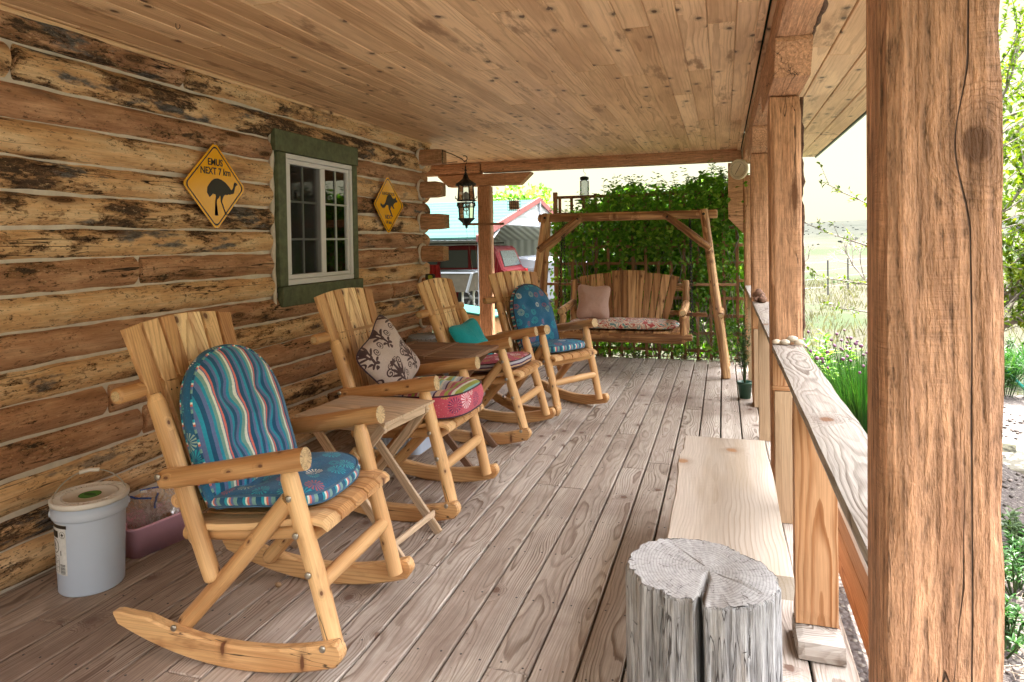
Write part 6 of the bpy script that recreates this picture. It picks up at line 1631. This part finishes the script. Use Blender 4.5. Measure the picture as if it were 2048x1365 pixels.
bush('garden_plant', 'low bright green plant lowest in the corner by the nearest post', 'plant', 1.10, 3.28, -.34, .16, .18, 40, .04, .010, 'chive', 'small plants by the gravel path', 14)
bush('garden_plant', 'bushy blue green plant at the far end of the gravel path', 'plant', 3.1, 9.3, -.35, .5, .50, 80, .06, .02, 'herb', 'small plants by the gravel path', 26)
bush('garden_plant', 'tall grassy plant beside the teal watering can', 'plant', 2.85, 8.5, -.35, .3, .45, 40, .22, .010, 'chive', 'small plants by the gravel path', 22, up=1.6)
pt = empty('potted_herb', 'grey green herb in a small dark green pot behind the third post', 'potted plant', loc=(.17, 6.28, 0))
mb = MB(); lathe(mb, [(.045, .0), (.060, .12), (.066, .122), (.066, .145), (.058, .145), (.05, .10)], (.17, 6.28, .0), 20); mb.build('pot', MT['potgreen'], pt)
mb, sm_ = MB(), MB()
for k in range(16):
    a = U(0, 2 * pi); top = V((.17 + cos(a) * U(.02, .09) - .02, 6.28 + sin(a) * U(.02, .09), U(.45, .80))); b = V((.17, 6.28, .10)); tube(sm_, [b, b.lerp(top, .6) + V((0, 0, .03)), top], [.003, .002, .001], 4)
    for i in range(26):
        f = U(.35, 1); q = U(0, 2 * pi); leaf(mb, b.lerp(top, f), V((cos(q), sin(q), U(.2, 1))), V((0, 0, 1)), U(.04, .07), .010, U(0, 1))
mb.build('foliage', MT['herb'], pt); sm_.build('stem', MT['herb'], pt)
# garden tree at the right
tree = empty('garden_tree', 'slender garden tree with yellow green leaves beyond the nearest post', 'tree', loc=(1.72, 6.1, -.35))
wd, lf = MB(), MB()
def limb(p, d, L, r, depth, dens):
    p = V(p); d = V(d).normalized(); pts = [p]; n = 6
    for k in range(n):
        d = (d + V((U(-.16, .16), U(-.16, .16), U(-.05, .12)))).normalized(); pts.append(pts[-1] + d * (L / n))
    tube(wd, pts, [r * (1 - .7 * k / n) for k in range(n + 1)], 7 if r > .01 else 5, wob=.06)
    if depth > 0:
        for k in range(2, n + 1):
            for _ in range(2 if depth > 1 else 1):
                if R.random() < .85:
                    s = rv(); dd = (d + s * 1.0 + V((0, 0, .15))).normalized(); limb(pts[k], dd, L * U(.42, .6), r * .42, depth - 1, dens)
    if depth <= 1:
        for k in range(1, n + 1):
            for _ in range(dens):
                q = pts[k - 1].lerp(pts[k], U(0, 1)); leaf(lf, q, (d * .6 + rv()).normalized(), (V((0, 0, 1)) + rv() * .5).normalized(), U(.030, .052), U(.017, .028), min(1, max(0, R.gauss(.5, .28))))
tube(wd, [(1.72, 6.1, -.4), (1.73, 6.1, .2), (1.78, 6.08, .7)], [.07, .06, .052], 12, wob=.1)
for (d, L, r, dp, dn) in (((.25, -.1, 1), 1.7, .040, 2, 9), ((.9, .1, .8), 1.5, .034, 2, 11), ((.75, -.4, .45), 1.2, .030, 2, 12), ((1, .3, .35), 1.2, .028, 2, 12), ((.5, -.5, .9), 1.3, .028, 2, 10), ((.9, -.2, .1), .9, .02, 2, 12), ((.9, -.3, .2), 1.0, .022, 2, 12)):
    limb((1.78, 6.08, .65 + U(-.15, .1)), d, L, r, dp, dn)
for (p, d, L, dn) in (((1.68, 6.1, 1.15), (-1, -.1, .30), 1.10, 3), ((1.68, 6.1, .95), (-1, -.05, .10), .95, 3), ((1.68, 6.05, 1.30), (-1, .05, .62), 1.0, 3), ((1.68, 6.1, .75), (-1, -.15, .06), .85, 2)):
    p = V(p); d = V(d).normalized(); pts = [p]
    tube(wd, [(1.76, 6.09, p.z - .35), p], [.022, .012], 6)
    for k in range(8):
        d = (d + V((U(-.08, .08), U(-.08, .08), U(-.06, .08)))).normalized(); pts.append(pts[-1] + d * (L / 8))
    tube(wd, pts, [.011 * (1 - .09 * k) for k in range(9)], 5)
    for k in range(3, 9):
        for _ in range(2):
            e = pts[k] + (d + rv() * .9).normalized() * U(.08, .2); tube(wd, [pts[k], e], [.003, .0015], 4)
            for _ in range(dn + 2): leaf(lf, pts[k].lerp(e, U(.2, 1)), (d * .5 + rv()).normalized(), V((U(-.4, .4), U(-.4, .4), 1)).normalized(), U(.032, .055), U(.016, .026), min(1, max(0, R.gauss(.42, .25))))
k = 0
while k < 3400:
    c = V((U(1.92, 3.0), U(5.3, 6.7), U(.70, 2.75)))
    if mnoise.noise(c * 1.9) + .5 * mnoise.noise(c * 5) < (.02 if c.z > 2.2 else -.22): continue
    leaf(lf, c, (rv() + V((0, 0, -.4))).normalized(), (V((0, 0, 1)) + rv() * .6).normalized(), U(.045, .075), U(.026, .042), min(1, max(0, R.gauss(.52, .28)))); k += 1
    if k % 24 == 0: tube(wd, [c, c + rv() * .15, c + rv() * .1 + V((-.25, 0, -.22))], [.002, .003, .005], 4)
wd.build('trunk', MT['trunk'], tree); lf.build('crown', MT['tree_leaf'], tree)
# dry grass: tufts over the yard
mb = MB()
for k in range(15000):
    if k < 9000: x, y = U(1.2, 9), U(8.6, 30)
    else: x, y = U(-11, 1.5), U(9.3, 26)
    if -2.3 < x < .7 and y < 9.6: continue
    if y < 9 and x < 3: continue
    z = gz(x, y) - .01; c = mnoise.noise(V((x * .5, y * .5, 3))); h = U(.06, .2) * (1.1 + .8 * c); a = U(0, 2 * pi); w = U(.004, .012) * (1 + y * .03)
    if mnoise.noise(V((x * .9, y * .9, 9))) < -.15: continue
    s = V((cos(a), sin(a), 0)); l = V((U(-.5, .5), U(-.5, .5), 0)) * h
    p = V((x, y, z)); mb.add([p - s * w, p + s * w, p + s * w * .5 + l * .4 + V((0, 0, h * .6)), p + l + V((0, 0, h))], [(0, 1, 2), (0, 2, 3)], [(0, -.3, 0), (0, .3, 0), (.5, .3, 0), (1, 0, 0)], U(0, 1), 0, True)
tag(mb.build('dry_grass', MT['dry']), kind='stuff')
mb = MB()
for k in range(420):
    x, y = U(.9, 1.9), U(2.9, 4.4); z = gz(x, y) + .02; a = U(0, 2 * pi); L = U(.03, .12); tube(mb, [(x, y, z + U(0, .02)), (x + cos(a) * L, y + sin(a) * L, z + U(0, .03))], [.0022, .0012], 4)
tag(mb.build('twig_litter', MT['litter']), kind='stuff')
for k, (x, y) in enumerate(((2.20, 6.42), (2.02, 5.86))):
    mb = MB(); P_ = [(cos(2 * pi * i / 11) * .62 * (1 + .12 * mnoise.noise(V((i, k, 1)))), sin(2 * pi * i / 11) * .215 * (1 + .15 * mnoise.noise(V((i, k, 5))))) for i in range(11)]
    prism(mb, P_, (x, y, gz(x, y) - .01), (1, .1, 0), (-.1, 1, 0), .045, bev=.008); tag(mb.build('flagstone', MT['flag']), ('flat tan flagstone across the gravel path, the farther of two', 'flat tan flagstone across the gravel path, the nearer of two')[k], 'flagstone', 'flagstones across the gravel path')
mb = MB(); box(mb, (1.62, 4.45, -.31), .95, .025, .10, (.75, -.66, 0)); tag(mb.build('edging_board', plain('pale_green_board', (.12, .145, .105), .7)), 'pale greenish edging board along the gravel path', 'edging')
wc_ = empty('watering_can', 'teal plastic watering can standing beside the gravel path', 'watering can', loc=(3.15, 8.55, -.35))
mb = MB(); lathe(mb, [(.10, 0), (.12, .02), (.12, .2), (.08, .24), (.05, .245)], (3.16, 8.5, gz(3.16, 8.5)), 20); mb.build('body', MT['teal_pl'], wc_)
mb = MB(); tube(mb, [(3.05, 8.48, -.26), (2.92, 8.46, -.12), (2.86, 8.45, -.04)], [.02, .014, .02], 8); mb.build('spout', MT['teal_pl'], wc_)
mb = MB(); tube(mb, [(3.24, 8.5, -.16), (3.33, 8.5, -.12), (3.30, 8.5, -.02), (3.17, 8.5, -.06)], .011, 7); mb.build('handle', MT['teal_pl'], wc_)
# raised planter with a metal cap outside the railing, slate edging
pl = empty('raised_planter', 'wooden planter box with a galvanised metal cap just outside the railing', 'planter', loc=(.55, 2.6, -.35))
mb = MB(); box(mb, (.525, 2.3, .09), 2.9, .035, .14, (0, 1, 0)); box(mb, (.525, 2.3, -.09), 2.9, .035, .21, (0, 1, 0)); box(mb, (.60, 3.74, -.02), .12, .035, .36, (1, 0, 0)); mb.build('board', MT['fir'], pl)
mb = MB(); box(mb, (.545, 2.3, .1675), 2.94, .09, .012, (0, 1, 0)); box(mb, (.507, 2.3, .145), 2.94, .004, .04, (0, 1, 0)); mb.build('metal_cap', MT['galv'], pl)
mb = MB(); box(mb, (.61, 2.3, .10), 2.85, .10, .04, (0, 1, 0)); mb.build('soil', MT['soil'], pl)
mb = MB()
for (x, y, ang, L) in ((1.42, 7.75, .1, .9), (1.16, 5.35, -.5, .5)): box(mb, (x, y, gz(x, y) + .05), L, .05, .16, (cos(ang), sin(ang), 0))
tag(mb.build('slate_edging', plain('slate', (.16, .19, .19), .6, nsc=15., namt=.2)), 'grey slate edging slabs among the chives', 'edging')
# wire fence out in the field
fn = empty('wire_fence', 'thin wire fence on dark metal posts crossing the dry field', 'fence', loc=(4, 24, -.35))
fp = [(.8, 20.4), (2.0, 21.4), (3.0, 22.4), (3.85, 24.3), (5.2, 26.2), (6.6, 28), (8.2, 30)]
for (x, y) in fp:
    z = gz(x, y); mb = MB(); tube(mb, [(x, y, z - .1), (x, y, z + 1.05)], .024, 6); mb.build('post', MT['dark'], fn)
mb = MB()
for (a, b) in zip(fp, fp[1:]):
    for h in (.25, .5, .75, 1.0): tube(mb, [(a[0], a[1], gz(*a) + h), (b[0], b[1], gz(*b) + h)], .0022, 4)
mb.build('wire', MT['galv'], fn)
# bare shrubs in the field, brush on the far slopes
def bare(x, y, h, label, name='bare_shrub', mat='trunk'):
    z = gz(x, y); mb = MB()
    def br_(p, d, L, r, n):
        e = p + d * L; tube(mb, [p, p.lerp(e, .5) + V((U(-.05, .05), 0, 0)) * L, e], [r, r * .8, r * .6], 4)
        if n:
            for _ in range(3): br_(e, (d + rv() * .7).normalized(), L * .7, r * .6, n - 1)
    for _ in range(4): br_(V((x, y, z)), (V((0, 0, 1)) + rv() * .6).normalized(), h * .36, .018 * h, 3)
    tag(mb.build(name, MT[mat], loc=(x, y, z)), label, 'shrub', 'leafless shrubs in the field')
bare(2.4, 27, 2.0, 'leafless grey shrub in the field beside the second post'); bare(5.2, 29, 2.1, 'leafless grey shrub in the field behind the leafy branch')
mb = MB()
for k in range(900):
    d = 55 + 480 * R.random() ** .8; a = U(-.75, .85); x, y = d * sin(a), d * cos(a); z = gz(x, y); r = U(.16, .5) * (1 + d * .0025)
    for _ in range(3):
        c = V((x + U(-.7, .7) * r, y + U(-.7, .7) * r, z + U(.1, .6) * r)); lathe(mb, [(r * .1, -.4 * r), (r * .5, -.2 * r), (r * .55, .1 * r), (r * .3, .35 * r), (r * .03, .42 * r)], c, 7, rnd=U(0, 1), smooth=True)
tag(mb.build('far_brush', plain('sage_brush', (.012, .015, .010), .95, nsc=2., rndvar=.4)), kind='stuff')
def blobtree(x, y, h, r, label):
    z = gz(x, y); t = empty('round_tree', label, 'tree', loc=(x, y, z)); w2, l2 = MB(), MB(); tube(w2, [(x, y, z - .1), (x + .1, y, z + h * .6)], [.16, .1], 8); w2.build('trunk', MT['trunk'], t)
    cl = [V((x, y, z + h * .72)) + V((rv().x * r * .6, rv().y * r * .6, rv().z * r * .5)) for _ in range(14)]
    for c in cl:
        for _ in range(150): leaf(l2, c + rv() * r * .45 * U(.3, 1) ** .5, rv(), rv(), .22, .15, U(0, 1))
    l2.build('crown', MT['vine'], t)
blobtree(-8.9, 29.5, 4.0, 1.7, 'round green tree showing above the teal carport roof')
bare(-6.6, 27, 2.6, 'dark branching shrub behind the red car under the carport')
# ------------------------------------------------------------------ carport, car and trailer beyond the porch
cp = empty('carport', 'teal metal roofed carport with an open white gable', 'carport', loc=(-8, 17, -.3))
XE, XW = -4.72, -14.5; yN, yR, yF, zE, zR = 12.9, 17.75, 22.6, 1.50, 2.52
RT = corr('teal_corrugated_roof', (.027, .070, .062), 1, .45); RU = corr('grey_corrugated_sheet', (.26, .275, .29), 2, .25)
def rslab(mb, ya, za, yb, zb, t):
    for off, flip in ((0, False), (-t, True)):
        f = [(XW, ya, za + off), (XE, ya, za + off), (XE, yb, zb + off), (XW, yb, zb + off)]; mb.add(f, [(0, 1, 2, 3) if not flip else (3, 2, 1, 0)], None, .5)
    mb.add([(XW, ya, za), (XE, ya, za), (XE, ya, za - t), (XW, ya, za - t)], [(0, 3, 2, 1)], None, .5); mb.add([(XE, ya, za), (XE, yb, zb), (XE, yb, zb - t), (XE, ya, za - t)], [(0, 3, 2, 1)], None, .5)
mb = MB(); rslab(mb, yN, zE, yR, zR, .04); rslab(mb, yF, zE, yR, zR + .001, .04); mb.build('roof', RT, cp)
mb = MB(); 
for ya, za, yb, zb in ((yN, zE, yR, zR), (yF, zE, yR, zR)):
    mb.add([(XW, ya, za - .06), (XE - .02, ya, za - .06), (XE - .02, yb, zb - .06), (XW, yb, zb - .06)], [(0, 1, 2, 3)], None, .5)
mb.add([(XW, yF, -.3), (XE - .3, yF, -.3), (XE - .3, yF, zE - .06), (XW, yF, zE - .06)], [(0, 1, 2, 3)], None, .5); mb.build('lining', corr('pale_sheet_lining', (.62, .64, .66), 0, .25), cp)
mb = MB(); bar(mb, (XE + .02, yN - .05, zE - .03), (XE + .02, yR, zR - .01), .14, .05, (1, 0, 0)); bar(mb, (XE + .02, yF + .05, zE - .03), (XE + .02, yR, zR - .01), .14, .05, (1, 0, 0)); mb.build('gable_trim', MT['pink_trim'], cp)
mb = MB(); mb.add([(XE - .02, yR - 3.2, zR - .72), (XE - .02, yR + 3.2, zR - .72), (XE - .02, yR, zR - .07)], [(0, 1, 2)], None, .5); mb.build('gable_panel', corr('pale_gable_sheet', (.40, .42, .44), 2, .25), cp)
mb = MB(); tube(mb, [(XE, yR - 3.3, zR - .72), (XE, yR + 3.3, zR - .72)], .035, 6); tube(mb, [(XE + .03, yR, zR - .72), (XE + .03, yR, zR - .06)], .035, 6)
mb.build('gable_rail', MT['white_paint'], cp)
for x in (XE, -7.9, -11, XW + .1):
    for (y, s) in ((yN + .12, 1), (yF - .12, -1)):
        mb = MB(); tube(mb, [(x, y, gz(x, y) - .1), (x, y, zE - .05)], .04, 6); mb.build('post', MT['grey_metal'], cp)
        mb = MB(); tube(mb, [(x, y, .75), (x, y + s * .25, 1.12), (x, y + s * .7, 1.42), (x, y + s * 1.3, 1.68)], .032, 6); mb.build('brace', MT['grey_metal'], cp)
car = empty('red_car', 'red sport utility car with tinted windows parked under the carport', 'car', loc=(-7.2, 16.6, -.33))
GZ = -.33; CY0, CY1 = 15.75, 17.45; CX = -4.95
def cx_(u): return CX - u
prof = [(0.0, .42), (.02, .75), (.06, 1.02), (.16, 1.08), (.34, 1.55), (.44, 1.62), (1.2, 1.66), (2.3, 1.63), (2.55, 1.56), (3.05, 1.08), (3.2, 1.02), (4.15, .90), (4.3, .72), (4.32, .42), (4.2, .30), (3.85, .30), (3.02, .30), (1.35, .30), (.55, .30), (.1, .32)]
mb = MB(); prism(mb, [(-u, z) for u, z in prof], (CX, CY1, GZ), (1, 0, 0), (0, 0, 1), CY1 - CY0, bev=.05); mb.build('body', MT['red_car'], car)
for yy, sg in ((CY0 - .006, -1),):
    for pts in ([(.46, 1.10), (.62, 1.52), (.98, 1.54), (.98, 1.10)], [(1.06, 1.10), (1.06, 1.54), (1.80, 1.54), (1.80, 1.10)], [(1.88, 1.10), (1.88, 1.53), (2.46, 1.47), (2.85, 1.10)]):
        mb = MB(); prism(mb, [(-u, z) for u, z in pts], (CX, yy + .02, GZ), (1, 0, 0), (0, 0, 1), .024, bev=.004); mb.build('window', MT['tint'], car)
mb = MB(); prism(mb, [(CY0 + .16, 1.12), (CY1 - .16, 1.12), (CY1 - .26, 1.50), (CY0 + .26, 1.50)], (CX + .255, 0, GZ), (0, 1, 0), (-.383, 0, 1), .02); mb.build('window', plain('rear_glass', (.05, .065, .065), .3, spec=.2), car)
for yy in (CY0 + .09, CY1 - .09):
    mb = MB(); box(mb, (CX - .025, yy, GZ + .88), .06, .14, .28, ch=.02); mb.build('tail_light', plain('tail_lens', (.45, .03, .03), .2), car)
mb = MB(); box(mb, (CX + .02, (CY0 + CY1) / 2, GZ + .47), .12, CY1 - CY0 - .02, .18, ch=.03); mb.build('bumper', MT['dark'], car)
mb = MB(); box(mb, (CX - .005, (CY0 + CY1) / 2, GZ + .78), .012, .50, .14, ch=.003); mb.build('number_plate', MT['label_white'], car)
mb = MB()
for yy in (CY0 + .2, CY1 - .2): tube(mb, [(CX - .6, yy, GZ + 1.70), (CX - 2.2, yy, GZ + 1.70)], .02, 6)
mb.build('roof_rack', MT['dark'], car)
for u in (.98, 3.45):
    for y, s in ((CY0 + .06, -1), (CY1 - .06, 1)):
        wh = empty('wheel', loc=(cx_(u), y, GZ + .36), parent=car); WC = V((cx_(u), y, GZ + .36))
        mb = MB(); lathe(mb, [(.25, -.11), (.34, -.11), (.365, -.08), (.365, .06), (.34, .10), (.25, .10)], WC, 32, ax=(0, s, 0)); mb.build('tyre', MT['tyre'], wh)
        mb = MB(); lathe(mb, [(.255, .085), (.25, .115), (.235, .118), (.225, .09)], WC, 32, ax=(0, s, 0), cap0=False, cap1=False); lathe(mb, [(.07, .09), (.06, .112), (.01, .115)], WC, 16, ax=(0, s, 0))
        for k in range(6):
            a = 2 * pi * k / 6
            for da in (-.14, .14):
                d = V((cos(a + da * .5), 0, sin(a + da * .5))); box(mb, WC + d * .15 + V((0, s * .095, 0)), .19, .030, .028, d, (0, s, 0), ch=.006)
        mb.build('rim', MT['alloy'], wh)
        mb = MB(); lathe(mb, [(.0, .05), (.23, .05)], WC, 24, ax=(0, s, 0), cap0=False, cap1=False); mb.build('brake_disc', MT['dark'], wh)
ty = empty('utility_trailer', 'beige canvas sided trailer with a pale edge in front of the red car', 'trailer', loc=(-5.6, 13.2, -.33))
mb = MB(); vs = []
for (x0, x1, y0, y1, z) in ((-6.35, -4.86, 12.95, 14.0, .78), (-6.05, -5.02, 13.05, 13.9, .38)): vs += [(x0, y0, z), (x1, y0, z), (x1, y1, z), (x0, y1, z)]
mb.add(vs, [(0, 4, 5, 1), (1, 5, 6, 2), (2, 6, 7, 3), (3, 7, 4, 0), (4, 7, 6, 5)], None, .5); mb.build('tray_body', MT['beige'], ty)
mb = MB(); tube(mb, [vs[0], vs[1], vs[2], vs[3]], .022, 6, closed=True); tube(mb, [vs[1], vs[5]], .03, 6); mb.build('rim', MT['white_paint'], ty)
for x in (-5.95, -5.15):
    for y in (13.15, 13.8):
        mb = MB(); tube(mb, [(x, y, .40), (x, y, gz(x, y) - .05)], .025, 6); mb.build('leg', MT['galv'], ty)
bt = empty('white_trailer', 'white box trailer with rounded edges right of the red car', 'trailer', loc=(-4.6, 18.2, -.33))
mb = MB(); prism(mb, [(-.75, .15), (.72, .15), (.85, .3), (.85, 1.02), (.75, 1.16), (-.75, 1.32), (-.85, 1.2), (-.85, .3)], (-4.55, 19.6, -.33), (1, 0, 0), (0, 0, 1), 2.2, bev=.04); mb.build('body', MT['white_paint'], bt)
mb = MB(); prism(mb, [(-.88, 1.02), (.88, .86), (.88, .93), (-.88, 1.09)], (-4.55, 19.62, -.33), (1, 0, 0), (0, 0, 1), 2.24, bev=.01); mb.build('moulding', MT['grey_metal'], bt)
for y in (17.5, 19.5):
    mb = MB(); lathe(mb, [(.12, -.08), (.25, -.08), (.27, -.05), (.27, .05), (.25, .08), (.12, .08)], (-4.4, y, -.05), 20, ax=(0, 1, 0)); mb.build('wheel', MT['tyre'], bt)
tp = empty('teal_planter', 'teal topped wooden planter box on the ground behind the third chair', 'planter', loc=(-3.9, 10.4, -.35))
mb = MB(); box(mb, (-3.75, 10.2, -.02), .9, .5, .62, (1, -.25, 0), ch=.01); mb.build('box', MT['fir'], tp)
mb = MB(); box(mb, (-3.75, 10.18, .31), 1.05, .62, .035, (1, -.25, -.10), ch=.006); mb.build('lid', MT['teal_roof'], tp)
bush('garden_plant', 'green weeds growing at the foot of the post behind the third chair', 'plant', -2.75, 8.45, -.35, .22, .55, 30, .08, .03, 'chive', None, 12)
